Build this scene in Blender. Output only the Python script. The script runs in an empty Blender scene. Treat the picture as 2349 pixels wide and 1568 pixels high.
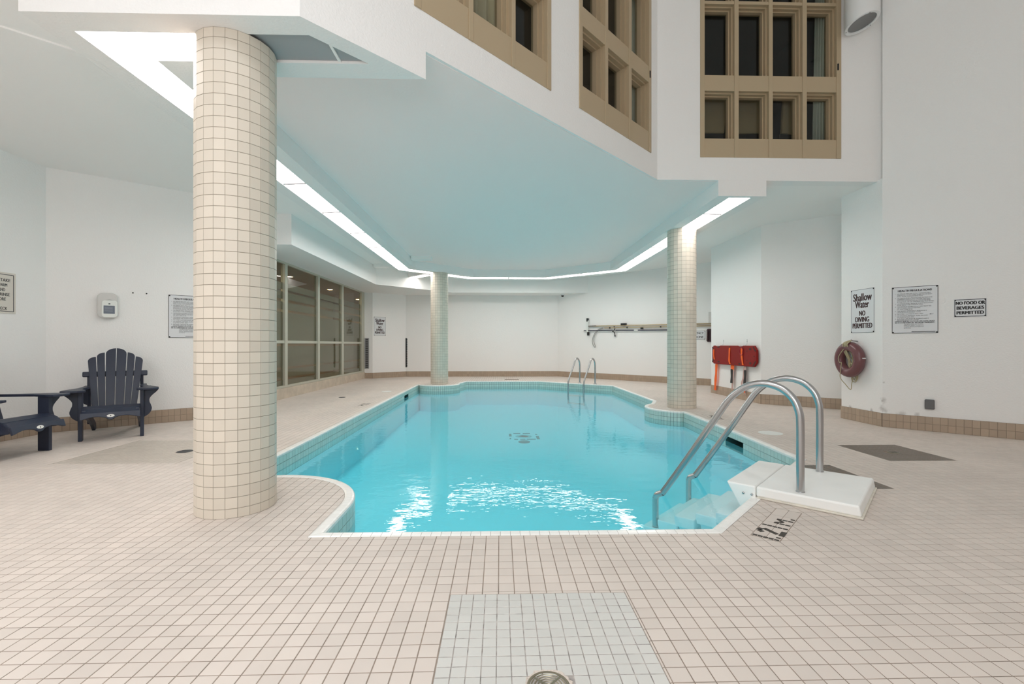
import bpy, bmesh, math, random
from mathutils import Matrix, Vector

random.seed(7)
sc = bpy.context.scene
COL = sc.collection
PI = math.pi


def R_(d):
    return math.radians(d)


# ------------------------------------------------------------------ camera
TH = math.atan(27.5 / 1063.0)
cam_d = bpy.data.cameras.new('camera')
cam_d.sensor_fit = 'HORIZONTAL'
cam_d.sensor_width = 36.0
cam_d.lens = 36.0 * 1063.0 / 2349.0
cam_d.shift_y = 6.0 / 2349.0
cam_d.clip_start = 0.02
cam = bpy.data.objects.new('camera', cam_d)
COL.objects.link(cam)
cam.location = (0, 0, 1.15)
cam.rotation_euler = (PI / 2, 0, -TH)
sc.camera = cam

# ------------------------------------------------------------------ world, exposure, unseen fill lamps
w = bpy.data.worlds.new('night')
sc.world = w
w.use_nodes = True
w.node_tree.nodes['Background'].inputs[0].default_value = (0.02, 0.025, 0.035, 1)
w.node_tree.nodes['Background'].inputs[1].default_value = 1.0
sc.view_settings.view_transform = 'Standard'
sc.view_settings.look = 'None'
sc.view_settings.exposure = 0.0
sc.view_settings.gamma = 1.0
sc.view_settings.use_curve_mapping = False
try:
    sc.cycles.use_denoising = True
    sc.cycles.max_bounces = 14
    sc.cycles.diffuse_bounces = 10
    sc.cycles.glossy_bounces = 4
    sc.cycles.transparent_max_bounces = 12
    sc.cycles.sample_clamp_indirect = 6.0
    sc.cycles.caustics_reflective = False
    sc.cycles.caustics_refractive = False
except Exception:
    pass

PANEL_POWER = 11.4        # radiance of the lit diffusers
DECK_FILL_POWER = 44.0      # watts of the added fill over the near deck


def area_lamp(loc, sx, sy, power, col=(0.97, 0.985, 1.0), rot=(0, 0, 0)):
    d = bpy.data.lights.new('unseen_fill_lamp', 'AREA')
    d.shape = 'RECTANGLE'
    d.size, d.size_y = sx, sy
    d.energy = power
    d.color = col
    o = bpy.data.objects.new('unseen_fill_lamp', d)
    o.location = loc
    o.rotation_euler = rot
    COL.objects.link(o)
    return o


area_lamp((0.4, -1.3, 6.8), 1.8, 1.8, 100.0)  # added unseen fill high in the atrium, brightens its walls
# added unseen fill over the near deck, with a limited beam
deck_fill = area_lamp((-1.0, 0.0, 6.4), 0.9, 0.9, DECK_FILL_POWER, (0.93, 0.965, 1.0))
deck_fill.data.spread = R_(105)
# unseen flash-like fill behind the camera, tilted up towards the ceiling
area_lamp((-0.9, -2.6, 1.9), 3.4, 1.6, 118.0, (0.96, 0.98, 1.0), (R_(138), 0, R_(4)))
# added unseen fill under the low ceiling on the left, behind the picture's edge
area_lamp((-3.9, -0.4, 3.40), 1.2, 0.6, 60.0, (0.97, 0.985, 1.0))


# ------------------------------------------------------------------ materials
MATS = {}


def mat(name, color, rough=0.5, metal=0.0, spec=0.5, bump=0.0, bscale=60.0, var=0.0, vscale=3.0,
        island=0.0, coat=0.0, emit=None, estr=0.0, bdetail=3.0):
    m = bpy.data.materials.new(name)
    m.use_nodes = True
    nt = m.node_tree
    b = nt.nodes['Principled BSDF']
    b.inputs['Base Color'].default_value = (*color, 1)
    b.inputs['Roughness'].default_value = rough
    b.inputs['Metallic'].default_value = metal
    b.inputs['Specular IOR Level'].default_value = spec
    b.inputs['Coat Weight'].default_value = coat
    if emit:
        b.inputs['Emission Color'].default_value = (*emit, 1)
        b.inputs['Emission Strength'].default_value = estr
    tc = nt.nodes.new('ShaderNodeTexCoord')
    geo = nt.nodes.new('ShaderNodeNewGeometry')
    fac = None
    if var > 0:
        n = nt.nodes.new('ShaderNodeTexNoise')
        n.inputs['Scale'].default_value = vscale
        n.inputs['Detail'].default_value = 4
        nt.links.new(geo.outputs['Position'], n.inputs['Vector'])
        mr = nt.nodes.new('ShaderNodeMapRange')
        mr.inputs['From Min'].default_value = 0.3
        mr.inputs['From Max'].default_value = 0.7
        mr.inputs['To Min'].default_value = 1 - var
        mr.inputs['To Max'].default_value = 1 + var
        nt.links.new(n.outputs['Fac'], mr.inputs['Value'])
        fac = mr.outputs['Result']
    if island > 0:
        oi = nt.nodes.new('ShaderNodeObjectInfo')
        ad = nt.nodes.new('ShaderNodeMath')
        ad.operation = 'ADD'
        nt.links.new(geo.outputs['Random Per Island'], ad.inputs[0])
        nt.links.new(oi.outputs['Random'], ad.inputs[1])
        fr = nt.nodes.new('ShaderNodeMath')
        fr.operation = 'FRACT'
        nt.links.new(ad.outputs[0], fr.inputs[0])
        mr = nt.nodes.new('ShaderNodeMapRange')
        mr.inputs['To Min'].default_value = 1 - island
        mr.inputs['To Max'].default_value = 1 + island
        nt.links.new(fr.outputs[0], mr.inputs['Value'])
        if fac is None:
            fac = mr.outputs['Result']
        else:
            mu = nt.nodes.new('ShaderNodeMath')
            mu.operation = 'MULTIPLY'
            nt.links.new(fac, mu.inputs[0])
            nt.links.new(mr.outputs['Result'], mu.inputs[1])
            fac = mu.outputs[0]
    if fac is not None:
        vm = nt.nodes.new('ShaderNodeVectorMath')
        vm.operation = 'SCALE'
        vm.inputs[0].default_value = color
        nt.links.new(fac, vm.inputs['Scale'])
        nt.links.new(vm.outputs[0], b.inputs['Base Color'])
    if bump > 0:
        n = nt.nodes.new('ShaderNodeTexNoise')
        n.inputs['Scale'].default_value = bscale
        n.inputs['Detail'].default_value = bdetail
        nt.links.new(geo.outputs['Position'], n.inputs['Vector'])
        bp = nt.nodes.new('ShaderNodeBump')
        bp.inputs['Strength'].default_value = bump
        bp.inputs['Distance'].default_value = 0.01
        nt.links.new(n.outputs['Fac'], bp.inputs['Height'])
        nt.links.new(bp.outputs[0], b.inputs['Normal'])
    MATS[name] = m
    return m


WHITE = mat('white_stucco', (0.865, 0.855, 0.845), 0.85, bump=0.35, bscale=55, spec=0.2)
CEILW = mat('ceiling_paint', (0.90, 0.885, 0.87), 0.9, bump=0.12, bscale=40, spec=0.2)
CEILP = mat('pool_ceiling_bounce_offset', (0.975, 0.835, 0.81), 0.9, bump=0.12, bscale=40, spec=0.2)  # warm tint put in to offset the cyan bounce off the water
TILE = mat('floor_tile', (0.65, 0.575, 0.522), 0.5, island=0.045, var=0.05, vscale=1.2, spec=0.3)
GROUT = mat('floor_grout', (0.27, 0.215, 0.175), 0.9, var=0.25, vscale=9)
PATCHT = mat('drain_patch_tile', (0.60, 0.585, 0.555), 0.35, island=0.03, bump=0.05, bscale=30)
PATCHG = mat('drain_patch_grout', (0.34, 0.31, 0.29), 0.9, var=0.5, vscale=22)
DARKT = mat('brown_patch_tile', (0.15, 0.118, 0.092), 0.4, island=0.05)
TANT = mat('tan_patch_tile', (0.52, 0.46, 0.40), 0.4, island=0.05)
COLT = mat('column_tile', (0.70, 0.635, 0.545), 0.38, island=0.045, spec=0.35)
COLG = mat('column_grout', (0.30, 0.265, 0.21), 0.9)
BASET = mat('baseboard_tile', (0.42, 0.325, 0.245), 0.4, island=0.06)
BASEG = mat('baseboard_grout', (0.30, 0.24, 0.19), 0.9)
CURB = mat('curb_stone', (0.55, 0.47, 0.38), 0.55, var=0.12, vscale=6)
COPE = mat('coping_tile', (0.92, 0.90, 0.87), 0.22, island=0.03)
COPEG = mat('coping_grout', (0.34, 0.30, 0.27), 0.9)
WLT = mat('waterline_tile', (0.60, 0.69, 0.64), 0.25, island=0.05)
WLG = mat('waterline_grout', (0.10, 0.13, 0.13), 0.9)
PLASTER = mat('pool_plaster', (0.62, 0.91, 0.98), 0.7)
TAN = mat('tan_window_frame', (0.46, 0.36, 0.235), 0.45)
STEEL = mat('brushed_steel', (0.50, 0.50, 0.51), 0.24, metal=1.0)
FRAMEM = mat('olive_frame', (0.47, 0.46, 0.38), 0.4)
FILM = mat('frosted_film', (0.29, 0.235, 0.165), 0.5, spec=0.4)
NAVY = mat('navy_recycled_plastic', (0.017, 0.024, 0.048), 0.42, bump=0.04, bscale=90)
LOGO = mat('silver_badge', (0.75, 0.75, 0.72), 0.35)
BLACK = mat('black_plastic', (0.012, 0.012, 0.013), 0.5)
INK = mat('black_ink', (0.02, 0.018, 0.02), 0.6)
MAROON_INK = mat('maroon_ink', (0.045, 0.014, 0.016), 0.6)
SIGNW = mat('sign_board', (0.72, 0.73, 0.75), 0.4)
SIGNB = mat('beige_sign_board', (0.68, 0.64, 0.58), 0.4)
FIBRE = mat('white_fibreglass', (0.92, 0.92, 0.90), 0.4, var=0.02, vscale=5)
GREYP = mat('grey_plastic', (0.10, 0.10, 0.105), 0.5)
LGREY = mat('light_grey_plastic', (0.62, 0.61, 0.59), 0.45)
PALEP = mat('pale_plastic', (0.78, 0.80, 0.77), 0.35)
BLUEL = mat('slate_blue_label', (0.13, 0.155, 0.20), 0.3)
RED = mat('red_spine_board', (0.25, 0.010, 0.008), 0.55, spec=0.25)
DRED = mat('dark_red_slot', (0.05, 0.006, 0.006), 0.6)
ORANGE = mat('orange_strap', (0.95, 0.13, 0.006), 0.6)
PINKS = mat('faded_pink_strap', (0.55, 0.36, 0.33), 0.7)
RINGM = mat('maroon_life_ring', (0.165, 0.065, 0.07), 0.25, spec=0.5)
ROPE = mat('yellowish_rope', (0.44, 0.38, 0.24), 0.8, bump=0.4, bscale=220)
BRASS = mat('tarnished_drain', (0.30, 0.27, 0.20), 0.38, metal=0.75)
DIRTY = mat('chipped_mortar', (0.62, 0.54, 0.48), 0.8, bump=0.6, bscale=120)
DGREY = mat('dark_grey', (0.06, 0.06, 0.062), 0.6)
MAROONP = mat('maroon_telephone', (0.045, 0.018, 0.024), 0.4)
POLE_T = mat('tan_pole', (0.50, 0.40, 0.25), 0.4)
POLE_B = mat('dark_blue_pole', (0.035, 0.04, 0.075), 0.4)
DIFFU_OFF = mat('unlit_diffuser', (0.36, 0.37, 0.38), 0.6)
DIFFU = mat('lit_diffuser', (0.9, 0.9, 0.9), 0.5, emit=(1.0, 0.935, 0.89), estr=PANEL_POWER)
LOBBYW = mat('lobby_wall', (0.42, 0.33, 0.22), 0.8)
LOBBYF = mat('lobby_floor', (0.22, 0.13, 0.08), 0.6)
DARKROOM = mat('dark_room_wall', (0.06, 0.06, 0.06), 0.9)
CHAIRF = mat('tan_chair_fabric', (0.48, 0.38, 0.23), 0.9)
CURT = mat('curtain_cloth', (0.62, 0.66, 0.60), 0.9)
CURTB = mat('beige_curtain_cloth', (0.75, 0.68, 0.50), 0.9)
WARM = mat('downlight_lens', (1, 0.9, 0.8), 0.5, emit=(1.0, 0.72, 0.42), estr=14.0)
LAMPW = mat('white_lamp_metal', (0.82, 0.82, 0.82), 0.35)
LENS = mat('grey_lamp_glass', (0.20, 0.20, 0.20), 0.12)
MOULD = mat('mouldy_stain', (0.30, 0.28, 0.26), 0.9)


def glass_mat(name, tint, ior=1.45, rough=0.0):
    m = bpy.data.materials.new(name)
    m.use_nodes = True
    nt = m.node_tree
    nt.nodes.remove(nt.nodes['Principled BSDF'])
    t = nt.nodes.new('ShaderNodeBsdfTransparent')
    t.inputs[0].default_value = (*tint, 1)
    g = nt.nodes.new('ShaderNodeBsdfGlossy')
    g.inputs['Roughness'].default_value = rough
    lw = nt.nodes.new('ShaderNodeLayerWeight')
    lw.inputs['Blend'].default_value = 0.5
    pw = nt.nodes.new('ShaderNodeMath')
    pw.operation = 'POWER'
    pw.inputs[1].default_value = 5.0
    nt.links.new(lw.outputs['Facing'], pw.inputs[0])
    f0 = ((ior - 1) / (ior + 1)) ** 2
    f = nt.nodes.new('ShaderNodeMath')
    f.operation = 'MULTIPLY_ADD'
    f.inputs[1].default_value = 1 - f0
    f.inputs[2].default_value = f0
    nt.links.new(pw.outputs[0], f.inputs[0])
    mx = nt.nodes.new('ShaderNodeMixShader')
    nt.links.new(f.outputs[0], mx.inputs[0])
    nt.links.new(t.outputs[0], mx.inputs[1])
    nt.links.new(g.outputs[0], mx.inputs[2])
    nt.links.new(mx.outputs[0], nt.nodes['Material Output'].inputs[0])
    return m, nt, g, f


GLASS, _, _, _ = glass_mat('window_glass', (0.80, 0.82, 0.78))
DGLASS, _, _, _ = glass_mat('upper_window_glass', (0.80, 0.81, 0.79), ior=1.40)
WATER, wnt, wg, wf = glass_mat('pool_water', (1, 1, 1), ior=1.333, rough=0.01)
wgeo = wnt.nodes.new('ShaderNodeNewGeometry')
wmap = wnt.nodes.new('ShaderNodeMapping')
wmap.inputs['Scale'].default_value = (1.0, 1.6, 1.0)
wnt.links.new(wgeo.outputs['Position'], wmap.inputs[0])
wn = wnt.nodes.new('ShaderNodeTexNoise')
wn.inputs['Scale'].default_value = 5.0
wn.inputs['Detail'].default_value = 3.0
wnt.links.new(wmap.outputs[0], wn.inputs['Vector'])
wb = wnt.nodes.new('ShaderNodeBump')
wb.inputs['Strength'].default_value = 0.10
wb.inputs['Distance'].default_value = 0.03
wnt.links.new(wn.outputs['Fac'], wb.inputs['Height'])
wnt.links.new(wb.outputs[0], wg.inputs['Normal'])
# slightly cloudy: part of the light is scattered back by the water itself
wd_ = wnt.nodes.new('ShaderNodeBsdfDiffuse')
wd_.inputs[0].default_value = (0.22, 0.86, 0.97, 1)
wmx = wnt.nodes['Mix Shader']
wtr = [n for n in wnt.nodes if n.type == 'BSDF_TRANSPARENT'][0]
wm2 = wnt.nodes.new('ShaderNodeMixShader')
wm2.inputs[0].default_value = 0.16
wnt.links.new(wtr.outputs[0], wm2.inputs[1])
wnt.links.new(wd_.outputs[0], wm2.inputs[2])
wnt.links.new(wm2.outputs[0], wmx.inputs[1])
wva = wnt.nodes.new('ShaderNodeVolumeAbsorption')
wva.inputs['Color'].default_value = (0.45, 0.955, 0.99, 1)
wva.inputs['Density'].default_value = 1.0
wnt.links.new(wva.outputs[0], wnt.nodes['Material Output'].inputs['Volume'])


# ------------------------------------------------------------------ mesh builder
class MB:
    def __init__(s):
        s.v, s.f = [], []

    def add(s, vs, fs, M=None):
        o = len(s.v)
        for p in vs:
            p = Vector(p)
            s.v.append(tuple(M @ p) if M is not None else tuple(p))
        for f in fs:
            s.f.append(tuple(i + o for i in f))
        return s

    def box(s, c, d, M=None):
        x, y, z = c
        a, b, e = d[0] / 2, d[1] / 2, d[2] / 2
        vs = [(x + i * a, y + j * b, z + k * e) for k in (-1, 1) for j in (-1, 1) for i in (-1, 1)]
        return s.add(vs, [(0, 2, 3, 1), (4, 5, 7, 6), (0, 1, 5, 4), (2, 6, 7, 3), (0, 4, 6, 2), (1, 3, 7, 5)], M)

    def bounds(s, a, b, M=None):
        return s.box([(p + q) / 2 for p, q in zip(a, b)], [abs(q - p) for p, q in zip(a, b)], M)

    def prism(s, poly, z0, z1, M=None):
        """poly: counter-clockwise 2D outline, extruded from z0 to z1"""
        n = len(poly)
        ar = sum(poly[i][0] * poly[(i + 1) % n][1] - poly[(i + 1) % n][0] * poly[i][1] for i in range(n))
        if ar < 0:
            poly = poly[::-1]
        vs = [(p[0], p[1], z0) for p in poly] + [(p[0], p[1], z1) for p in poly]
        fs = [tuple(range(n))[::-1], tuple(range(n, 2 * n))]
        fs += [(i, (i + 1) % n, n + (i + 1) % n, n + i) for i in range(n)]
        return s.add(vs, fs, M)

    def tube(s, pts, r, n=12, M=None, closed=False):
        pts = [Vector(p) for p in pts]
        rings, m = [], len(pts)
        up = None
        for i, p in enumerate(pts):
            if closed:
                t = pts[(i + 1) % m] - pts[i - 1]
            else:
                t = pts[min(i + 1, m - 1)] - pts[max(i - 1, 0)]
            t.normalize()
            if up is None:
                up = Vector((0, 0, 1)) if abs(t.z) < 0.9 else Vector((1, 0, 0))
            u = (up - t * up.dot(t))
            if u.length < 1e-5:
                u = t.orthogonal()
            u.normalize()
            up = u
            q = t.cross(u)
            rr = r[i] if isinstance(r, (list, tuple)) else r
            rings.append([p + (u * math.cos(2 * PI * k / n) + q * math.sin(2 * PI * k / n)) * rr for k in range(n)])
        vs = [v for ring in rings for v in ring]
        fs = []
        for i in range(m if closed else m - 1):
            a, b = i * n, ((i + 1) % m) * n
            fs += [(a + k, a + (k + 1) % n, b + (k + 1) % n, b + k) for k in range(n)]
        if not closed:
            fs += [tuple(range(n))[::-1], tuple(range((m - 1) * n, m * n))]
        return s.add(vs, fs, M)

    def lathe(s, prof, n=24, M=None, cap=True):
        vs = [(r * math.cos(2 * PI * k / n), r * math.sin(2 * PI * k / n), z) for r, z in prof for k in range(n)]
        fs = []
        for i in range(len(prof) - 1):
            a, b = i * n, (i + 1) * n
            fs += [(a + k, a + (k + 1) % n, b + (k + 1) % n, b + k) for k in range(n)]
        if cap:
            fs += [tuple(range(n))[::-1], tuple(range((len(prof) - 1) * n, len(prof) * n))]
        return s.add(vs, fs, M)

    def build(s, name, m, parent=None, smooth=False, bevel=0.0, loc=None, segs=2):
        me = bpy.data.meshes.new(name)
        me.from_pydata(s.v, [], s.f)
        me.materials.append(m)
        if smooth:
            for p in me.polygons:
                p.use_smooth = True
        me.update()
        o = bpy.data.objects.new(name, me)
        COL.objects.link(o)
        if parent is not None:
            o.parent = parent
        if loc:
            o.location = loc
        if bevel > 0:
            md = o.modifiers.new('bevel', 'BEVEL')
            md.width = bevel
            md.segments = segs
            md.limit_method = 'ANGLE'
            md.angle_limit = 0.7
        if smooth:
            try:
                md = o.modifiers.new('wn', 'WEIGHTED_NORMAL')
                o.modifiers.remove(md)
            except Exception:
                pass
        return o


def smooth_by_angle(o, ang=0.6):
    me = o.data
    for p in me.polygons:
        p.use_smooth = True
    try:
        me.set_sharp_from_angle(angle=ang)
    except Exception:
        pass
    return o


def thing(name, label, cat, loc=(0, 0, 0), rotz=0.0, group=None):
    o = bpy.data.objects.new(name, None)
    o.empty_display_size = 0.1
    COL.objects.link(o)
    o.location = loc
    o.rotation_euler = (0, 0, rotz)
    o['label'] = label
    o['category'] = cat
    if group:
        o['group'] = group
    return o


def tag(o, label, cat, group=None):
    o['label'] = label
    o['category'] = cat
    if group:
        o['group'] = group
    return o


def struct(o):
    o['kind'] = 'structure'
    return o


def stuff(o):
    o['kind'] = 'stuff'
    return o


def inst(src_mesh, name, parent, M):
    o = bpy.data.objects.new(name, src_mesh)
    COL.objects.link(o)
    o.parent = parent
    o.matrix_local = M
    return o


def text(body, size, loc, parent, m, width=None, align='CENTER', bold=0.0, name='lettering', spacing=1.0, rot=None, shear=0.0):
    c = bpy.data.curves.new(name, 'FONT')
    c.body = body
    c.size = size
    c.align_x = align
    c.align_y = 'CENTER'
    c.extrude = 0.0006
    c.space_line = spacing
    c.shear = shear
    c.resolution_u = 3
    c.materials.append(m)
    o = bpy.data.objects.new(name, c)
    o['bold'] = bold
    COL.objects.link(o)
    if width:
        bpy.context.view_layer.update()
        dx = o.dimensions.x
        if dx > 1e-4:
            o.scale = (width / dx, 1, 1)
    o.parent = parent
    o.location = loc
    o.rotation_euler = rot if rot else (PI / 2, 0, 0)
    return o


def catmull(pts, n=6):
    P = [Vector(p) for p in pts]
    out = []
    for i in range(len(P) - 1):
        p0, p1, p2, p3 = P[max(i - 1, 0)], P[i], P[i + 1], P[min(i + 2, len(P) - 1)]
        for k in range(n):
            t = k / n
            out.append(0.5 * ((2 * p1) + (p2 - p0) * t + (2 * p0 - 5 * p1 + 4 * p2 - p3) * t * t
                              + (3 * p1 - p0 - 3 * p2 + p3) * t ** 3))
    out.append(P[-1])
    return out


# ------------------------------------------------------------------ plan of the room (metres)
ZC, ZF, ZS, ZTOP = 3.46, 3.24, 2.92, 7.5
WATER_Z = -0.165
POOL_Z = -0.74
COLS = [(-1.875, 3.349), (-1.778, 13.65), (3.342, 8.445)]
COL_R = 0.2555


def arc(c, r, a0, a1, step=0.055):
    n = max(2, int(abs(a1 - a0) * r / step))
    return [(c[0] + r * math.cos(a0 + (a1 - a0) * i / n), c[1] + r * math.sin(a0 + (a1 - a0) * i / n)) for i in range(n + 1)]


def R(d):
    return math.radians(d)


SK_R = ((3.083, 5.80), (3.095, 6.28))       # skimmer mouths on the long sides
SK_L = ((-2.334, 11.87), (-2.331, 11.36))
PATH = [(-1.075, 2.872), (1.32, 2.866), (3.0, 4.60), SK_R[0], SK_R[1], (3.135, 7.82)]
a = arc((3.345, 8.45), 0.66, R(252), R(128))
PATH += [(3.14, 7.86)] + [p for p in a if p[0] < 3.14] + [(3.02, 9.15), (3.145, 9.46)]
PATH[5:6] = []
PATH += [(3.155, 12.93), (1.19, 14.56), (-1.06, 14.55), (-1.12, 14.22)]
PATH += arc(COLS[1], 0.60, R(22), R(-155))
PATH += [(-2.337, 13.42), SK_L[0], SK_L[1]]
PATH += [p for p in arc(COLS[0], 0.80, R(128), R(0)) if p[0] > -2.31][:]
i0 = [i for i, p in enumerate(PATH) if p == SK_L[1]][0]
PATH.insert(i0 + 1, (-2.30, 4.03))
NP = len(PATH)


def path_normals(P):
    out = []
    n = len(P)
    for i in range(n):
        a, b, c = Vector(P[i - 1]), Vector(P[i]), Vector(P[(i + 1) % n])
        d1, d2 = (b - a).normalized(), (c - b).normalized()
        n1, n2 = Vector((d1.y, -d1.x)), Vector((d2.y, -d2.x))
        m = (n1 + n2)
        m = m / max(m.length_squared / 2, 0.25) if m.length > 1e-6 else n1
        out.append(m)
    return out


NRM = path_normals(PATH)
OUTER = [(p[0] + n.x * 0.075, p[1] + n.y * 0.075) for p, n in zip(PATH, NRM)]


def inside(p, poly):
    x, y = p
    r = False
    j = len(poly) - 1
    for i in range(len(poly)):
        xi, yi = poly[i]
        xj, yj = poly[j]
        if (yi > y) != (yj > y) and x < (xj - xi) * (y - yi) / (yj - yi) + xi:
            r = not r
        j = i
    return r


ROOM = [(-5.92, -3), (7.6, -3), (7.6, 4.18), (5.36, 6.36), (5.36, 7.14), (6.4, 7.14), (6.4, 7.8), (5.07, 8.87), (5.07, 11.0),
        (7.75, 11.0), (2.09, 16.75), (-3.34, 16.8), (-4.33, 15.87), (-4.63, 15.85), (-4.63, 7.24), (-5.92, 6.2)]

# ------------------------------------------------------------------ floor with pool opening
bm = bmesh.new()
ov = [bm.verts.new((x * 1.0, y, -0.0013)) for x, y in ROOM]
iv = [bm.verts.new((x, y, -0.0013)) for x, y in OUTER]
es = [bm.edges.new((L[i], L[(i + 1) % len(L)])) for L in (ov, iv) for i in range(len(L))]
bmesh.ops.triangle_fill(bm, use_beauty=True, use_dissolve=False, edges=es)
bmesh.ops.recalc_face_normals(bm, faces=bm.faces)
for f in bm.faces:
    if f.normal.z < 0:
        f.normal_flip()
me = bpy.data.meshes.new('floor')
bm.to_mesh(me)
bm.free()
me.materials.append(GROUT)
floor = bpy.data.objects.new('floor', me)
COL.objects.link(floor)
struct(floor)

PITCH = 0.0745
GX, GY = -0.454, 1.638         # phase of the joints
# drain patches: (x0, x1, y0, y1)
PATCH_F = (-0.228, 0.578, 1.02, 2.139)
PATCH_R = (3.86, 4.53, 4.485, 5.21)
PATCH_L = (-4.32, -3.14, 4.585, 5.67)
PATCH_S = (2.70, 3.15, 3.62, 4.352)
PATCHES = [PATCH_F, PATCH_R, PATCH_L, PATCH_S]


def rect_minus(r, c):
    x0, x1, y0, y1 = r
    a0, a1, b0, b1 = c
    if a0 >= x1 or a1 <= x0 or b0 >= y1 or b1 <= y0:
        return [r]
    o = []
    if a0 > x0:
        o.append((x0, a0 - .002, y0, y1))
    if a1 < x1:
        o.append((a1 + .002, x1, y0, y1))
    m0, m1 = max(x0, a0), min(x1, a1)
    if b0 > y0:
        o.append((m0, m1, y0, b0 - .002))
    if b1 < y1:
        o.append((m0, m1, b1 + .002, y1))
    return [q for q in o if q[1] - q[0] > .004 and q[3] - q[2] > .004]


SEG = [(Vector(OUTER[i]), Vector(OUTER[(i + 1) % NP])) for i in range(NP)]


def clip_pool(r):
    """polygon(s) of a small rectangle lying outside the coping"""
    x0, x1, y0, y1 = r
    cx, cy = (x0 + x1) / 2, (y0 + y1) / 2
    c = Vector((cx, cy))
    rad = math.hypot(x1 - x0, y1 - y0) / 2
    near = []
    for k, (a, b) in enumerate(SEG):
        d = b - a
        t = max(0, min(1, (c - a).dot(d) / d.length_squared))
        q = a + d * t
        dist = (c - q).length
        if dist < rad + .003:
            near.append((dist, k, q))
    poly = [(x0, y0), (x1, y0), (x1, y1), (x0, y1)]
    if not near:
        return [] if inside((cx, cy), OUTER) else [poly]
    near.sort(key=lambda e: e[0])
    dirs = [(SEG[k][1] - SEG[k][0]).normalized() for _, k, _ in near]
    if any(dirs[0].dot(d) < 0.9 for d in dirs):
        out = []
        n = 6
        for i in range(n):
            for j in range(n):
                q = (x0 + (x1 - x0) * i / n, x0 + (x1 - x0) * (i + 1) / n, y0 + (y1 - y0) * j / n, y0 + (y1 - y0) * (j + 1) / n)
                if not inside(((q[0] + q[1]) / 2, (q[2] + q[3]) / 2), OUTER):
                    out.append([(q[0], q[2]), (q[1], q[2]), (q[1], q[3]), (q[0], q[3])])
        return out
    k = near[0][1]
    a, b = SEG[k]
    d = (b - a).normalized()
    n = Vector((d.y, -d.x))
    res = []
    for i in range(4):
        p, q = Vector(poly[i]), Vector(poly[(i + 1) % 4])
        dp, dq = (p - a).dot(n) - .002, (q - a).dot(n) - .002
        if dp >= 0:
            res.append(tuple(p))
        if dp * dq < 0:
            res.append(tuple(p + (q - p) * (dp / (dp - dq))))
    return [res] if len(res) >= 3 else []


def tile_geo(mb, poly, top=0.0, depth=0.004, ch=0.0009):
    n = len(poly)
    cx = sum(p[0] for p in poly) / n
    cy = sum(p[1] for p in poly) / n
    ins = []
    for x, y in poly:
        l = math.hypot(x - cx, y - cy) or 1
        ins.append((x - (x - cx) / l * ch * 1.4, y - (y - cy) / l * ch * 1.4))
    o = len(mb.v)
    mb.v += [(x, y, top - depth) for x, y in poly] + [(x, y, top - ch) for x, y in poly] + [(x, y, top) for x, y in ins]
    mb.f.append(tuple(o + 2 * n + i for i in range(n)))
    for i in range(n):
        j = (i + 1) % n
        mb.f.append((o + i, o + j, o + n + j, o + n + i))
        mb.f.append((o + n + i, o + n + j, o + 2 * n + j, o + 2 * n + i))


def project(x, y, z=0.0):
    c_, s_ = math.cos(TH), math.sin(TH)
    r, d = x * c_ - y * s_, x * s_ + y * c_
    if d < 0.3:
        return None
    return 1174.5 + 1063 * r / d, 790 - 1063 * (z - 1.15) / d, d


g = 0.0021
cells = []
for ix in range(-75, 110):
    for iy in range(-46, 205):
        x0, y0 = GX + ix * PITCH, GY + iy * PITCH
        cc = (x0 + PITCH / 2, y0 + PITCH / 2)
        pr = project(*cc)
        if pr is None:
            pr = (-9999, 9999, 99)
        if not inside(cc, ROOM) and not any(inside((cc[0] + sx * .05, cc[1] + sy * .05), ROOM) for sx in (-1, 1) for sy in (-1, 1)):
            continue
        cells.append((x0 + g, x0 + PITCH - g, y0 + g, y0 + PITCH - g, pr))
tile_mb = MB()
tile_geo(tile_mb, [(-PITCH / 2 + g, -PITCH / 2 + g), (PITCH / 2 - g, -PITCH / 2 + g), (PITCH / 2 - g, PITCH / 2 - g), (-PITCH / 2 + g, PITCH / 2 - g)])
single = []
field = MB()
for c in cells:
    r = c[:4]
    rs = [r]
    for P in PATCHES:
        rs = [q for e in rs for q in rect_minus(e, P)]
    whole = rs == [r]
    for q in rs:
        ps = clip_pool(q)
        if whole and len(ps) == 1 and len(ps[0]) == 4 and abs(ps[0][2][0] - r[1]) < 1e-6 and 15 < c[4][0] < 2334 and c[4][1] < 1560:
            single.append((c[4][2], r, ps[0]))
        else:
            for p in ps:
                tile_geo(field, p, ch=.0009 if len(ps) == 1 else 1e-5)
single.sort(key=lambda e: e[0])
first = None
for k, (_, r, p) in enumerate(single):
    if k < 300:
        cx, cy = (r[0] + r[1]) / 2, (r[2] + r[3]) / 2
        if first is None:
            o = tile_mb.build('tile', TILE, floor, loc=(cx, cy, 0))
            first = o.data
        else:
            inst(first, 'tile', floor, Matrix.Translation((cx, cy, 0)))
    else:
        tile_geo(field, p)
stuff(field.build('tile_field', TILE, floor))


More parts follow.
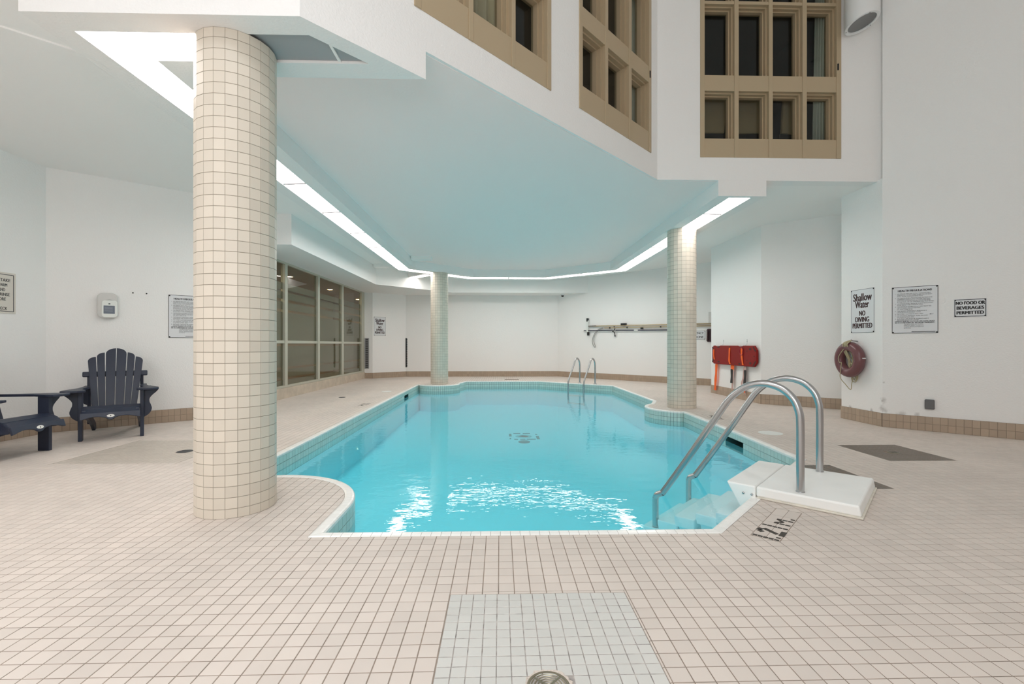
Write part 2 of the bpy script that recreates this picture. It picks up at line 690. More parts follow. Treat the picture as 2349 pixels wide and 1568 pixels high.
def patch(P, pitch, name, m, grout, singles, hole=None, top=0.0003):
    gb = MB()
    gb.bounds((P[0], P[2], -0.02), (P[1], P[3], -0.0007))
    gb.build(name + '_bed', grout, floor)
    nx, ny = max(1, round((P[1] - P[0]) / pitch)), max(1, round((P[3] - P[2]) / pitch))
    px, py = (P[1] - P[0]) / nx, (P[3] - P[2]) / ny
    fm = MB()
    tm = MB()
    gg = .0018
    hw, hh = px / 2 - gg, py / 2 - gg
    tile_geo(tm, [(-hw, -hh), (hw, -hh), (hw, hh), (-hw, hh)], top=0)
    src = None
    n = 0
    for j in range(ny - 1, -1, -1):
        for i in range(nx):
            cx, cy = P[0] + (i + .5) * px, P[2] + (j + .5) * py
            if hole and math.hypot(cx - hole[0], cy - hole[1]) < hole[2]:
                continue
            if inside((cx, cy), OUTER):
                continue
            pr = project(cx, cy)
            vis = pr and pr[1] < 1568
            M = Matrix.Translation((cx, cy, top + random.uniform(-.0003, .0003))) @ Matrix.Rotation(random.uniform(-.012, .012), 4, 'Z')
            if singles and vis and n < 290:
                n += 1
                if src is None:
                    o = tm.build('small_tile', m, floor)
                    src = o.data
                    o.matrix_local = M
                else:
                    inst(src, 'small_tile', floor, M)
            else:
                fm.add(tm.v, tm.f, M)
    if fm.f:
        stuff(fm.build(name + '_tiles', m, floor))


DRAIN_F = (0.163, 1.556)
patch(PATCH_F, 0.0535, 'front_patch', PATCHT, PATCHG, True, hole=(*DRAIN_F, 0.072))
patch(PATCH_R, 0.0535, 'brown_patch', DARKT, GROUT, False, hole=(4.18, 4.83, 0.06))
patch(PATCH_L, 0.0535, 'left_patch', TANT, GROUT, False, hole=(-3.39, 5.08, 0.06))
patch(PATCH_S, 0.0535, 'side_patch', DARKT, GROUT, False)

# ------------------------------------------------------------------ pool: basin, coping, waterline tiles, water
pool = thing('swimming_pool', 'long turquoise swimming pool with white coping and tiled waterline', 'pool', (0, 0, 0))


def is_skimmer_seg(i):
    return PATH[i] in (SK_R[0], SK_L[0]) and PATH[(i + 1) % NP] in (SK_R[1], SK_L[1])


ba = MB()
for i in range(NP):
    p, q = PATH[i], PATH[(i + 1) % NP]
    p = (p[0] + NRM[i].x * .006, p[1] + NRM[i].y * .006)
    j = (i + 1) % NP
    q = (q[0] + NRM[j].x * .006, q[1] + NRM[j].y * .006)
    zt = -0.215 if is_skimmer_seg(i) else -0.012
    ba.add([(*p, POOL_Z), (*q, POOL_Z), (*q, zt), (*p, zt)], [(3, 2, 1, 0)])
basin = ba.build('basin', WLG, pool)
basin.data.materials.append(PLASTER)
# plaster below the tile band: a second skin
pl = MB()
for i in range(NP):
    p, q = PATH[i], PATH[(i + 1) % NP]
    pl.add([(*p, POOL_Z), (*q, POOL_Z), (*q, -0.252), (*p, -0.252)], [(3, 2, 1, 0)])
pl.build('plaster_wall', PLASTER, pool)
bm = bmesh.new()
f = bm.faces.new([bm.verts.new((x, y, POOL_Z)) for x, y in PATH])
bmesh.ops.triangulate(bm, faces=[f])
me = bpy.data.meshes.new('pool_bottom')
bm.to_mesh(me)
bm.free()
me.materials.append(PLASTER)
o = bpy.data.objects.new('pool_bottom', me)
COL.objects.link(o)
o.parent = pool
# coping and waterline tiles
stations = []
acc = 0.0
LEN = [(Vector(PATH[(i + 1) % NP]) - Vector(PATH[i])).length for i in range(NP)]


def split_path(step):
    """pieces of the outline, about one step long, cut at its corners; short runs of an arc are joined"""
    out = []
    for i in range(NP):
        j = (i + 1) % NP
        n = max(1, round(LEN[i] / step))
        for k in range(n):
            t0, t1 = k / n, (k + 1) / n
            P0, P1 = Vector(PATH[i]).lerp(Vector(PATH[j]), t0), Vector(PATH[i]).lerp(Vector(PATH[j]), t1)
            d = (Vector(PATH[j]) - Vector(PATH[i])).normalized()
            nn = Vector((d.y, -d.x))
            n0 = NRM[i] if k == 0 else nn
            n1 = NRM[j] if k == n - 1 else nn
            out.append((P0, P1, n0, n1, i))
    return out


COPSEC = [(.0745, -.02), (.0745, .0), (.060, .0035), (.020, .0035), (.008, .0005), (.001, -.008), (.0, -.026), (.02, -.026)]


def sweep_piece(mb, P0, P1, n0, n1, sec, gap):
    d = (P1 - P0)
    L = d.length
    d = d / L
    a, b = P0 + d * gap, P1 - d * gap
    vs = [(a.x + n0.x * o, a.y + n0.y * o, z) for o, z in sec] + [(b.x + n1.x * o, b.y + n1.y * o, z) for o, z in sec]
    m = len(sec)
    fs = [(k, (k + 1) % m, m + (k + 1) % m, m + k) for k in range(m)]
    fs += [tuple(range(m))[::-1], tuple(range(m, 2 * m))]
    mb.add(vs, fs)


cg = MB()
for i in range(NP):
    j = (i + 1) % NP
    sweep_piece(cg, Vector(PATH[i]), Vector(PATH[j]), NRM[i], NRM[j], [(.074, -.022), (.074, -.0015), (.02, .001), (.009, -.002), (.0035, -.01), (.0025, -.025)], 0)
cg.build('coping_bed', COPEG, pool)
far_c = MB()
nc = 0
for (P0, P1, n0, n1, i) in split_path(0.0593):
    mid = (P0 + P1) / 2
    pr = project(mid.x, mid.y)
    if pr and pr[2] < 6.4 and -40 < pr[0] < 2400 and nc < 290 and not (mid.x < -1.9 and mid.y < 4.4):
        nc += 1
        m_ = MB()
        sweep_piece(m_, P0, P1, n0, n1, COPSEC, .0012)
        m_.build('coping_tile', COPE, pool)
    else:
        sweep_piece(far_c, P0, P1, n0, n1, COPSEC, .0012)
stuff(far_c.build('far_coping', COPE, pool))
far_w = MB()
nw = 0
for (P0, P1, n0, n1, i) in split_path(0.0735):
    mid = (P0 + P1) / 2
    if (P1 - P0).length < .02:
        continue
    pr = project(mid.x, mid.y)
    # does this stretch of wall face the camera?
    facing = (n0.x * mid.x + n0.y * mid.y) > 0
    for r in range(3):
        if is_skimmer_seg(i) and r > 0:
            continue
        zt = -.027 - r * .0745
        sec = [(-.0005, zt - .0700), (-.0005, zt), (.008, zt), (.008, zt - .0700)]
        if facing and pr and pr[2] < 6.6 and nw < 290 and r < 2 and mid.x > -2.2:
            nw += 1
            m_ = MB()
            sweep_piece(m_, P0, P1, n0, n1, sec, .0026)
            m_.build('waterline_tile', WLT, pool)
        else:
            sweep_piece(far_w, P0, P1, n0, n1, sec, .0026)
stuff(far_w.build('waterline_band', WLT, pool))
SKD = mat('skimmer_throat', (0.04, 0.12, 0.12), 0.5)
for (A, B) in (SK_R, SK_L):
    A, B = Vector(A), Vector(B)
    d = (B - A).normalized()
    n = Vector((d.y, -d.x))
    sk = MB()
    z0, z1, dp = -.215, -.102, .22
    c = [A, B, B + n * dp, A + n * dp]
    sk.add([(p.x, p.y, z0) for p in c] + [(p.x, p.y, z1) for p in c], [(0, 1, 2, 3), (7, 6, 5, 4), (1, 5, 6, 2), (2, 6, 7, 3), (3, 7, 4, 0)])
    sk.build('skimmer_mouth', SKD, pool)
# marks on the pool bottom
mk = MB()
KM = (1.15 - POOL_Z) / (1.15 + 1.05)
MX0, MX1, MY0, MY1 = 0.215, 0.93, 10.75, 11.50
MZ = POOL_Z + .003
cz = 1.15 - MZ
for (x0, x1, y0, y1) in ((.33, .50, 11.42, 11.50), (.56, .74, 11.42, 11.50), (.33, .42, 10.72, 10.80), (.47, .59, 10.72, 10.80), (.62, .83, 10.72, 10.80),
                         (.215, .28, 11.10, 11.42), (.225, .26, 10.78, 10.90), (.86, .93, 10.76, 11.15), (.86, .91, 11.28, 11.38)):
    mk.bounds((x0 * KM, y0 * KM, MZ - .002), (x1 * KM, y1 * KM, MZ))
MARK = mat('dark_mosaic', (0.03, 0.10, 0.11), 0.5)
mk.build('bottom_marking', MARK, pool)
rg = MB()
rg.lathe([(.10, MZ - .002), (.10, MZ), (.17, MZ), (.17, MZ - .002)], 32, Matrix.Translation((.565 * KM, 11.1 * KM, 0)))
rg.build('bottom_outlet', mat('pale_teal_ring', (0.28, 0.60, 0.64), 0.5), pool)
dm = MB()
dm.lathe([(.115, MZ - .002), (.115, MZ + .006), (.10, MZ + .012), (.001, MZ + .014)], 32, Matrix.Translation((.545 * KM, 10.45 * KM, 0)))
dm.build('bottom_drain', MARK, pool)
# water
wm = MB()
bm = bmesh.new()
wp = [(p[0] + n.x * .004, p[1] + n.y * .004) for p, n in zip(PATH, NRM)]
top_ = [bm.verts.new((x, y, WATER_Z)) for x, y in wp]
bot_ = [bm.verts.new((x, y, POOL_Z - .02)) for x, y in wp]
bm.faces.new(top_)
bm.faces.new(bot_[::-1])
for i in range(NP):
    j = (i + 1) % NP
    bm.faces.new((bot_[i], bot_[j], top_[j], top_[i]))
bmesh.ops.triangulate(bm, faces=bm.faces[:])
bmesh.ops.recalc_face_normals(bm, faces=bm.faces[:])
me = bpy.data.meshes.new('water')
bm.to_mesh(me)
bm.free()
me.materials.append(WATER)
water = bpy.data.objects.new('water', me)
COL.objects.link(water)
tag(water, 'clear turquoise water filling the swimming pool', 'water')
water['kind'] = 'stuff'

# ------------------------------------------------------------------ walls
STAIN = mat('white_stucco_mouldy_corner', (0.865, 0.855, 0.845), 0.85, bump=0.45, bscale=55, spec=0.2)


def add_stain(m, spots):
    nt = m.node_tree
    b = nt.nodes['Principled BSDF']
    geo = nt.nodes.new('ShaderNodeNewGeometry')
    noi = nt.nodes.new('ShaderNodeTexNoise')
    noi.inputs['Scale'].default_value = 14
    noi.inputs['Detail'].default_value = 6
    nt.links.new(geo.outputs['Position'], noi.inputs['Vector'])
    tot = None
    for (c, r) in spots:
        d = nt.nodes.new('ShaderNodeVectorMath')
        d.operation = 'DISTANCE'
        d.inputs[1].default_value = c
        nt.links.new(geo.outputs['Position'], d.inputs[0])
        mr = nt.nodes.new('ShaderNodeMapRange')
        mr.inputs['From Min'].default_value = 0
        mr.inputs['From Max'].default_value = r
        mr.inputs['To Min'].default_value = 1
        mr.inputs['To Max'].default_value = 0
        nt.links.new(d.outputs['Value'], mr.inputs['Value'])
        if tot is None:
            tot = mr.outputs['Result']
        else:
            mx = nt.nodes.new('ShaderNodeMath')
            mx.operation = 'MAXIMUM'
            nt.links.new(tot, mx.inputs[0])
            nt.links.new(mr.outputs['Result'], mx.inputs[1])
            tot = mx.outputs[0]
    ad = nt.nodes.new('ShaderNodeMath')
    ad.operation = 'MULTIPLY'
    nt.links.new(tot, ad.inputs[0])
    nt.links.new(noi.outputs['Fac'], ad.inputs[1])
    rp = nt.nodes.new('ShaderNodeMapRange')
    rp.inputs['From Min'].default_value = 0.30
    rp.inputs['From Max'].default_value = 0.75
    nt.links.new(ad.outputs[0], rp.inputs['Value'])
    mix = nt.nodes.new('ShaderNodeMix')
    mix.data_type = 'RGBA'
    mix.inputs['A'].default_value = b.inputs['Base Color'].default_value
    mix.inputs['B'].default_value = (0.24, 0.22, 0.20, 1)
    nt.links.new(rp.outputs['Result'], mix.inputs['Factor'])
    nt.links.new(mix.outputs['Result'], b.inputs['Base Color'])


add_stain(STAIN, [((5.37, 6.35, .25), .16), ((5.36, 6.36, .36), .12), ((5.50, 6.22, .20), .13), ((5.62, 6.10, .19), .10), ((5.36, 6.55, .19), .12), ((5.37, 6.35, .62), .04), ((5.36, 6.95, .19), .10), ((5.37, 6.34, .85), .03)])


def wall(name, A, B, z0, z1, m=WHITE, th=0.15, openings=(), parent=None):
    """wall whose room face runs from A to B (room on the viewer's side, A left, B right); openings (s0, s1, za, zb) in metres along it"""
    A, B = Vector(A), Vector(B)
    L = (B - A).length
    ang = math.atan2(B.y - A.y, B.x - A.x)
    M = Matrix.Translation((A.x, A.y, 0)) @ Matrix.Rotation(ang, 4, 'Z')
    mb = MB()
    if not openings:
        mb.bounds((0, 0, z0), (L, th, z1))
    else:
        xs = sorted({0, L} | {v for o in openings for v in o[:2]})
        zs = sorted({z0, z1} | {v for o in openings for v in o[2:]})
        for i in range(len(xs) - 1):
            for j in range(len(zs) - 1):
                xm, zm = (xs[i] + xs[i + 1]) / 2, (zs[j] + zs[j + 1]) / 2
                if any(o[0] < xm < o[1] and o[2] < zm < o[3] for o in openings):
                    continue
                mb.bounds((xs[i], 0, zs[j]), (xs[i + 1], th, zs[j + 1]))
    mb.v = [tuple(M @ Vector(v)) for v in mb.v]
    o = mb.build(name, m, parent)
    if parent is None:
        struct(o)
    return o, M


def cut_wall(name, lines, z1=ZC + .02, z0=-.01, th=.12, m=None):
    """one wall made of several straight runs"""
    mb = MB()
    for A, B in lines:
        A, B = Vector(A), Vector(B)
        L = (B - A).length
        M = Matrix.Translation((A.x, A.y, 0)) @ Matrix.Rotation(math.atan2(B.y - A.y, B.x - A.x), 4, 'Z')
        mb.bounds((-.0, 0, z0), (L, th, z1), M)
    return struct(mb.build(name, m or WHITE))


cut_wall('wall_left', [((-5.92, -3.0), (-5.92, 6.2)), ((-5.92, 6.2), (-4.63, 7.24)), ((-4.63, 7.24), (-4.63, 8.36))])
cut_wall('wall_far_left', [((-4.75, 15.85), (-4.33, 15.87)), ((-4.33, 15.87), (-3.34, 16.8))])
cut_wall('wall_far', [((-3.40, 16.76), (2.12, 16.75))])
cut_wall('wall_far_right', [((2.08, 16.76), (7.76, 10.95))])
cut_wall('wall_niche', [((7.8, 11.0), (5.08, 11.0)), ((5.07, 11.0), (5.07, 8.87)), ((5.07, 8.87), (6.42, 7.78)), ((6.42, 7.8), (6.42, 7.12))])
cut_wall('wall_pilaster', [((6.42, 7.14), (5.37, 7.14)), ((5.36, 7.14), (5.36, 6.36))], m=STAIN)
cut_wall('wall_right', [((5.36, 6.36), (7.6, 4.18)), ((7.6, 4.18), (7.6, -3.1))], z1=ZTOP, th=.2, m=STAIN)
cut_wall('wall_back', [((7.7, -3.0), (-6.0, -3.0))], z1=ZTOP)
# upper atrium walls
W1A, W1B = (-1.275, 2.985), (2.205, 6.44)
W2A, W2B = (2.205, 6.44), (5.50, 6.44)
RT2 = math.sqrt(2)


def s1(x):
    return (x - W1A[0]) * (Vector(W1B) - Vector(W1A)).length / (W1B[0] - W1A[0])


WT = 6.75
wall('wall_atrium_left', W1A, W1B, ZC, ZTOP, th=.2, openings=[(s1(-.663), s1(.522), 3.765, WT), (s1(.876), s1(2.066), 3.775, WT)])
wall('wall_atrium_right', W2A, W2B, ZC, ZTOP, th=.2, openings=[(2.81 - 2.205, 4.825 - 2.205, 3.78, WT)])
cut_wall('wall_atrium_side', [((-3.02, -3.0), (-3.02, 2.985)), ((-3.02, 2.985), (-1.275, 2.985))], z0=ZC, z1=ZTOP, th=.12)
mb = MB()
mb.bounds((-3.2, -3.2, ZTOP), (9, 7, ZTOP + .15))
struct(mb.build('ceiling_atrium', CEILW))
# ceiling slab over the pool
mb = MB()
mb.prism([(-3.02, 2.99), (-1.28, 2.99), (2.2, 6.46), (8.0, 6.46), (8.0, 17.1), (-6.2, 17.1), (-6.2, 1.10), (-3.02, 4.04)], ZC + .0015, ZC + .12)
ce = struct(mb.build('ceiling', CEILW))
mb = MB()
mb.prism([(-6.2, -3.1), (-3.02, -3.1), (-3.02, 4.06), (-6.2, 1.12)], ZC + .016, ZC + .16)
struct(mb.build('ceiling_left', CEILW))
# added ceiling sheet inside the light ring, tinted warm against cyan bounce light
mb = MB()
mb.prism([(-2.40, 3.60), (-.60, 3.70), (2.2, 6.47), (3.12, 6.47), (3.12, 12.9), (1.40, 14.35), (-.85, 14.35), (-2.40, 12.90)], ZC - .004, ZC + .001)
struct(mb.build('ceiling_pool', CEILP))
# two small stub beams under the ceiling
for i, (x0, x1, y, nm) in enumerate(((-2.32, -1.80, 12.1, 'trim_1'), (-3.62, -3.04, 13.35, 'trim_2'))):
    b_ = MB()
    b_.bounds((x0, y, ZC - .085), (x1, y + .25, ZC))
    struct(b_.build(nm, CEILW))

# soffit above the glass wall and along the far wall
mb = MB()
mb.prism([(-4.78, 8.30), (-3.69, 8.30), (-3.65, 13.72), (-1.60, 15.80), (3.07, 15.80), (2.09, 16.80), (-3.34, 16.85), (-4.36, 15.92), (-4.78, 15.88)], ZS, ZC)
struct(mb.build('trim_3', WHITE))

# ------------------------------------------------------------------ light ring (dropped bulkhead with diffusers)
RING = [(-2.68, 3.325), (-2.68, 12.99), (-0.955, 14.60), (1.50, 14.60), (3.415, 12.98), (3.415, 6.44)]


def offset_ring(o):
    """offset to the outside of the ring; first run is the front one (along x), its end cut by the atrium wall"""
    L = [(9, 3.325)] + RING      # extra leading point to the right on the front run
    n = len(L)
    out = []
    for i in range(n):
        b = Vector(L[i])
        if i == 0:
            d = (Vector(L[1]) - b).normalized()
            m = Vector((-d.y, d.x)) * -1
            m = Vector((0, -1))
        elif i == n - 1:
            d = (b - Vector(L[i - 1])).normalized()
            m = Vector((1, 0))
        else:
            d1, d2 = (b - Vector(L[i - 1])).normalized(), (Vector(L[i + 1]) - b).normalized()
            n1, n2 = Vector((-d1.y, d1.x)), Vector((-d2.y, d2.x))
            m = n1 + n2
            m = m / (m.length_squared / 2)
            if i == 1:
                pass
        out.append(b + m * o)
    return out


def outward(o):
    L = [(9.0, 3.325)] + RING
    res = []
    n = len(L)
    for i in range(n):
        def nr(a, b):
            d = (Vector(b) - Vector(a)).normalized()
            return Vector((d.y * -1, d.x))      # left-hand normal when walking front > left > far > right
        if i == 0:
            m = nr(L[0], L[1])
        elif i == n - 1:
            m = nr(L[-2], L[-1])
        else:
            n1, n2 = nr(L[i - 1], L[i]), nr(L[i], L[i + 1])
            m = n1 + n2
            m = m / (m.length_squared / 2)
        # walking front (towards -x): left-hand normal is -y, which is outward
        res.append(Vector(L[i]) + m * o)
    y = res[0].y
    res[0] = Vector((W1A[0] + (y - W1A[1]) * (W1B[0] - W1A[0]) / (W1B[1] - W1A[1]), y))
    return res


oA, oB, oC, oD = outward(.340), outward(.158), outward(-.155), outward(-.345)
bulk = MB()
# the front strips stop at the diagonal closing strip, the right ones at the end block
DIAG = .20
endA, endD = oA[0].copy(), oD[0].copy()
for q_ in (oA, oB, oC, oD):
    q_[0] = Vector((q_[0].x - DIAG, q_[0].y))
    q_[-1] = Vector((q_[-1].x, 6.52))
for (p, q) in ((oA, oB), (oC, oD)):
    for i in range(len(p) - 1):
        bulk.prism([tuple(p[i]), tuple(p[i + 1]), tuple(q[i + 1]), tuple(q[i])], ZF, ZC)
# diagonal closing strip along the atrium wall, and the end block on the right
bulk.prism([tuple(endA), tuple(endD), (endD.x - DIAG, endD.y), (endA.x - DIAG, endA.y)], ZF, ZC)
bulk.prism([(3.07, 6.44), (3.755, 6.44), (3.755, 6.52), (3.07, 6.52)], ZF, ZC - .001)
# backing above the diffusers
for i in range(len(oB) - 1):
    bulk.prism([tuple(oB[i]), tuple(oB[i + 1]), tuple(oC[i + 1]), tuple(oC[i])], ZC - .09, ZC)
bulk.v = [(x, y, z) for x, y, z in bulk.v]
struct(bulk.build('trim_4', WHITE))
# the branch behind the far column
br = MB()


def panel_poly(a0, a1, b0, b1, t0, t1):
    return [tuple(a0.lerp(a1, t0)), tuple(a0.lerp(a1, t1)), tuple(b0.lerp(b1, t1)), tuple(b0.lerp(b1, t0))]


def light_run(name, label, i, cuts, lit=None, nm='light_strip'):
    """diffuser panels of run i of the ring; cuts are fractions along it"""
    mid = (oB[i] + oB[i + 1] + oC[i] + oC[i + 1]) / 4
    t = thing(nm, label, 'ceiling light', (mid.x, mid.y, ZF + .02))
    bars = MB()
    for k in range(len(cuts) - 1):
        p = panel_poly(oB[i], oB[i + 1], oC[i], oC[i + 1], cuts[k] + .0012, cuts[k + 1] - .0012)
        p = [(x - mid.x, y - mid.y) for x, y in p]
        b_ = MB()
        b_.prism(p, 0.0, .012)
        on = lit is None or lit[k]
        o = b_.build('diffuser_panel', DIFFU if on else DIFFU_OFF, t)
        if lit is not None and not on:
            o['label'] = 'unlit grey diffuser panel'
        if k > 0:
            q0 = oB[i].lerp(oB[i + 1], cuts[k])
            q1 = oC[i].lerp(oC[i + 1], cuts[k])
            d = (oB[i + 1] - oB[i]).normalized() * .014
            bars.prism([tuple(q0 - mid - d), tuple(q0 - mid + d), tuple(q1 - mid + d), tuple(q1 - mid - d)], -.012, .012)
    if bars.f:
        bars.build('divider', GREYP, t)
    return t


def ycuts(i, ys):
    a, b = oB[i], oB[i + 1]
    return [(y - a.y) / (b.y - a.y) for y in ys]


# front run (x from the atrium wall to the left corner)
x_end = -0.80
a, b = oB[0], oB[1]
fr = [((x - a.x) / (b.x - a.x)) for x in (-1.19, -1.93)]


def front_run():
    mid = Vector((-1.9, 3.32))
    t = thing('light_strip', 'front light strip overhead, lit at left and dark right of the near column', 'ceiling light', (mid.x, mid.y, ZF + .02))
    y0, y1 = oB[1].y + .002, oC[1].y - .002
    xa = [oB[1].x, -1.93, -1.19]

    def add(p, on):
        b_ = MB()
        b_.prism([(x - mid.x, y - mid.y) for x, y in p], 0, .012)
        o = b_.build('diffuser_panel', DIFFU if on else DIFFU_OFF, t)
        if not on:
            o['label'] = 'unlit grey diffuser panel'
    add([(xa[0], y0), (xa[1] - .006, y0), (xa[1] - .006, y1), (xa[0], y1)], True)
    c0, c1 = y0 - 4.262 - .19, y1 - 4.262 - .19
    add([(xa[1] + .006, y0), (min(c0, xa[2] - .01), y0), (xa[2] - .01, xa[2] + 4.262 + .19), (xa[2] - .01, y1), (xa[1] + .006, y1)], False)
    add([(xa[2] + .01, xa[2] + .01 + 4.262 + .19), (c1, y1), (xa[2] + .01, y1)], False)
    bars = MB()
    bars.bounds((xa[2] - .01 - mid.x, y0 - mid.y, -.012), (xa[2] + .01 - mid.x, y1 - mid.y, .012))
    bars.build('divider', CEILW, t)


front_run()
# left run begins behind the front one
oBs, oCs = oB[1].copy(), oC[1].copy()
yy = [oC[1].y + .02, 4.82, 6.155, 7.48, 8.855, 10.125, 11.70, oB[2].y]
LB0, LC0 = oB[1], oC[1]
oB[1] = Vector((LB0.x, LC0.y))
light_run('l', 'long light strip on the left side of the ceiling ring', 1, [max(0.0, min(1.0, v)) for v in ycuts(1, yy)])
oB[1] = LB0
light_run('fl', 'short slanted light strip behind the far tiled column', 2, [0, .5, 1])
light_run('f', 'straight light strip along the far end of the ring', 3, [0, .5, 1])
light_run('fr', 'slanted light strip between far end and right side', 4, [0, .5, 1])
light_run('r', 'light strip over the right column, ending at the atrium wall', 5, ycuts(5, [oB[5].y, 11.40, 10.03, 8.76, 7.40, 6.53]))
# branch strip
bc, bd = Vector((-2.10, 13.96)), Vector((-2.74, 14.66))
dd = (bd - bc).normalized()
nn = Vector((dd.y, -dd.x)) * .13
t = thing('light_strip', 'short light strip branching outward behind the far column', 'ceiling light', ((bc + bd).x / 2, (bc + bd).y / 2, ZF + .03))
mid = (bc + bd) / 2
b_ = MB()
b_.prism([tuple(bc + nn - mid), tuple(bd + nn - mid), tuple(bd - nn - mid), tuple(bc - nn - mid)], 0, .012)
b_.build('diffuser_panel', DIFFU, t)
b_ = MB()
for sgn in (-1, 1):
    e = nn * 1.0 * sgn
    e2 = nn * 1.5 * sgn
    b_.prism([tuple(bc + e - mid), tuple(bd + e - mid), tuple(bd + e2 - mid), tuple(bc + e2 - mid)], -.02, ZC - ZF - .036)
b_.build('housing', WHITE, t)

# ------------------------------------------------------------------ columns
COL_LABEL = ['thick cream tiled column nearest the camera, at left', 'cream tiled column at the far left corner of the pool', 'cream tiled column on the right side of the pool']
NF, CP = 22, 0.0741


def column(idx):
    cx, cy = COLS[idx]
    t = thing('tiled_column', COL_LABEL[idx], 'column', (cx, cy, 0))
    core = MB()
    ph = R(-75.7 if idx == 0 else -111.1)
    core.prism([((COL_R - .0016) * math.cos(ph + 2 * PI * k / NF), (COL_R - .0016) * math.sin(ph + 2 * PI * k / NF)) for k in range(NF)], 0, ZF)
    core.build('core', COLG, t)
    apo = COL_R * math.cos(PI / NF)
    wd = 2 * COL_R * math.sin(PI / NF)
    rows = [(0.0, 0.062)]
    z = .062
    while z < ZF - .005:
        rows.append((z, min(z + CP, ZF)))
        z += CP

    def tile_mesh(h):
        m_ = MB()
        gg = .0018
        p = [(-wd / 2 + gg * .85, -h / 2 + gg), (wd / 2 - gg * .85, -h / 2 + gg), (wd / 2 - gg * .85, h / 2 - gg), (-wd / 2 + gg * .85, h / 2 - gg)]
        tile_geo(m_, p, top=0, depth=.0045, ch=.0009)
        return m_
    base = {}
    todo = []
    for k in range(NF):
        th = ph + 2 * PI * (k + .5) / NF
        nrm = Vector((math.cos(th), math.sin(th)))
        face = -(nrm.x * (cx + nrm.x * apo) + nrm.y * (cy + nrm.y * apo)) / math.hypot(cx, cy)
        # local x tangent, local y up, local z outward
        Rm = Matrix(((-math.sin(th), 0, math.cos(th), 0), (math.cos(th), 0, math.sin(th), 0), (0, 1, 0, 0), (0, 0, 0, 1)))
        for (z0, z1) in rows:
            h = z1 - z0
            M = Matrix.Translation((nrm.x * apo, nrm.y * apo, (z0 + z1) / 2)) @ Rm
            todo.append((face, round(h, 4), M))
    todo.sort(key=lambda e: -e[0])
    rest = MB()
    for n, (face, h, M) in enumerate(todo):
        if h not in base:
            base[h] = [tile_mesh(h), None]
        if idx == 0 and n < 300:
            if base[h][1] is None:
                o = base[h][0].build('tile', COLT, t)
                base[h][1] = o.data
                o.matrix_local = M
            else:
                inst(base[h][1], 'tile', t, M)
        else:
            rest.add(base[h][0].v, base[h][0].f, M)
    stuff(rest.build('tile_field', COLT, t))


for i in range(3):
    column(i)

# ------------------------------------------------------------------ baseboards
BH, BW = .19, .0746


def baseboard(name, A, B, singles):
    A, B = Vector(A), Vector(B)
    L = (B - A).length
    M = Matrix.Translation((A.x, A.y, 0)) @ Matrix.Rotation(math.atan2(B.y - A.y, B.x - A.x), 4, 'Z')
    gb = MB()
    gb.bounds((-.0, -.010, 0), (L, .01, BH), M)
    root = struct(gb.build(name, BASEG))
    n = max(1, round(L / BW))
    wd = L / n
    tm = MB()
    hw, hh = wd / 2 - .0016, BH / 4 - .0016
    tile_geo(tm, [(-hw, -hh), (hw, -hh), (hw, hh), (-hw, hh)], top=0, depth=.006)
    Rm = Matrix(((1, 0, 0, 0), (0, 0, -1, 0), (0, 1, 0, 0), (0, 0, 0, 1)))
    src = None
    rest = MB()
    cnt = 0
    for k in range(n):
        for r in range(2):
            Mt = M @ Matrix.Translation(((k + .5) * wd, -.0135 - random.uniform(0, .001), BH * (.25 + .5 * r))) @ Rm
            w_ = Mt.translation
            pr = project(w_.x, w_.y, w_.z)
            if singles and pr and -20 < pr[0] < 2370 and cnt < 140:
                cnt += 1
                if src is None:
                    o = tm.build('tile', BASET, root)
                    src = o.data
                    o.matrix_local = Mt
                else:
                    inst(src, 'tile', root, Mt)
            else:
                rest.add(tm.v, tm.f, Mt)
    if rest.f:
        stuff(rest.build('tile_row', BASET, root))
    return root


baseboard('baseboard_left', (-5.92, 2.5), (-5.92, 6.2), True)
baseboard('baseboard_left_slant', (-5.92, 6.2), (-4.63, 7.24), True)
baseboard('baseboard_left_end', (-4.63, 7.24), (-4.63, 8.36), False)
baseboard('baseboard_far_left', (-4.63, 15.85), (-4.33, 15.87), False)
baseboard('baseboard_far_left_slant', (-4.33, 15.87), (-3.34, 16.8), False)
baseboard('baseboard_far', (-3.36, 16.76), (2.1, 16.75), False)
baseboard('baseboard_far_right', (2.09, 16.75), (7.7, 11.01), False)
baseboard('baseboard_niche', (5.07, 11.0), (5.07, 8.87), False)
baseboard('baseboard_niche_slant', (5.07, 8.87), (6.4, 7.8), True)
baseboard('baseboard_pilaster', (5.36, 7.14), (5.36, 6.36), True)
baseboard('baseboard_right', (5.36, 6.36), (7.6, 4.18), True)

# ------------------------------------------------------------------ glass wall on the left (window_1) and the lobby behind it
GXW = -4.63
cb = MB()
cb.bounds((GXW - .14, 8.36, 0), (GXW + .045, 15.86, .225))
struct(cb.build('baseboard_window', CURB))
win1 = MB()
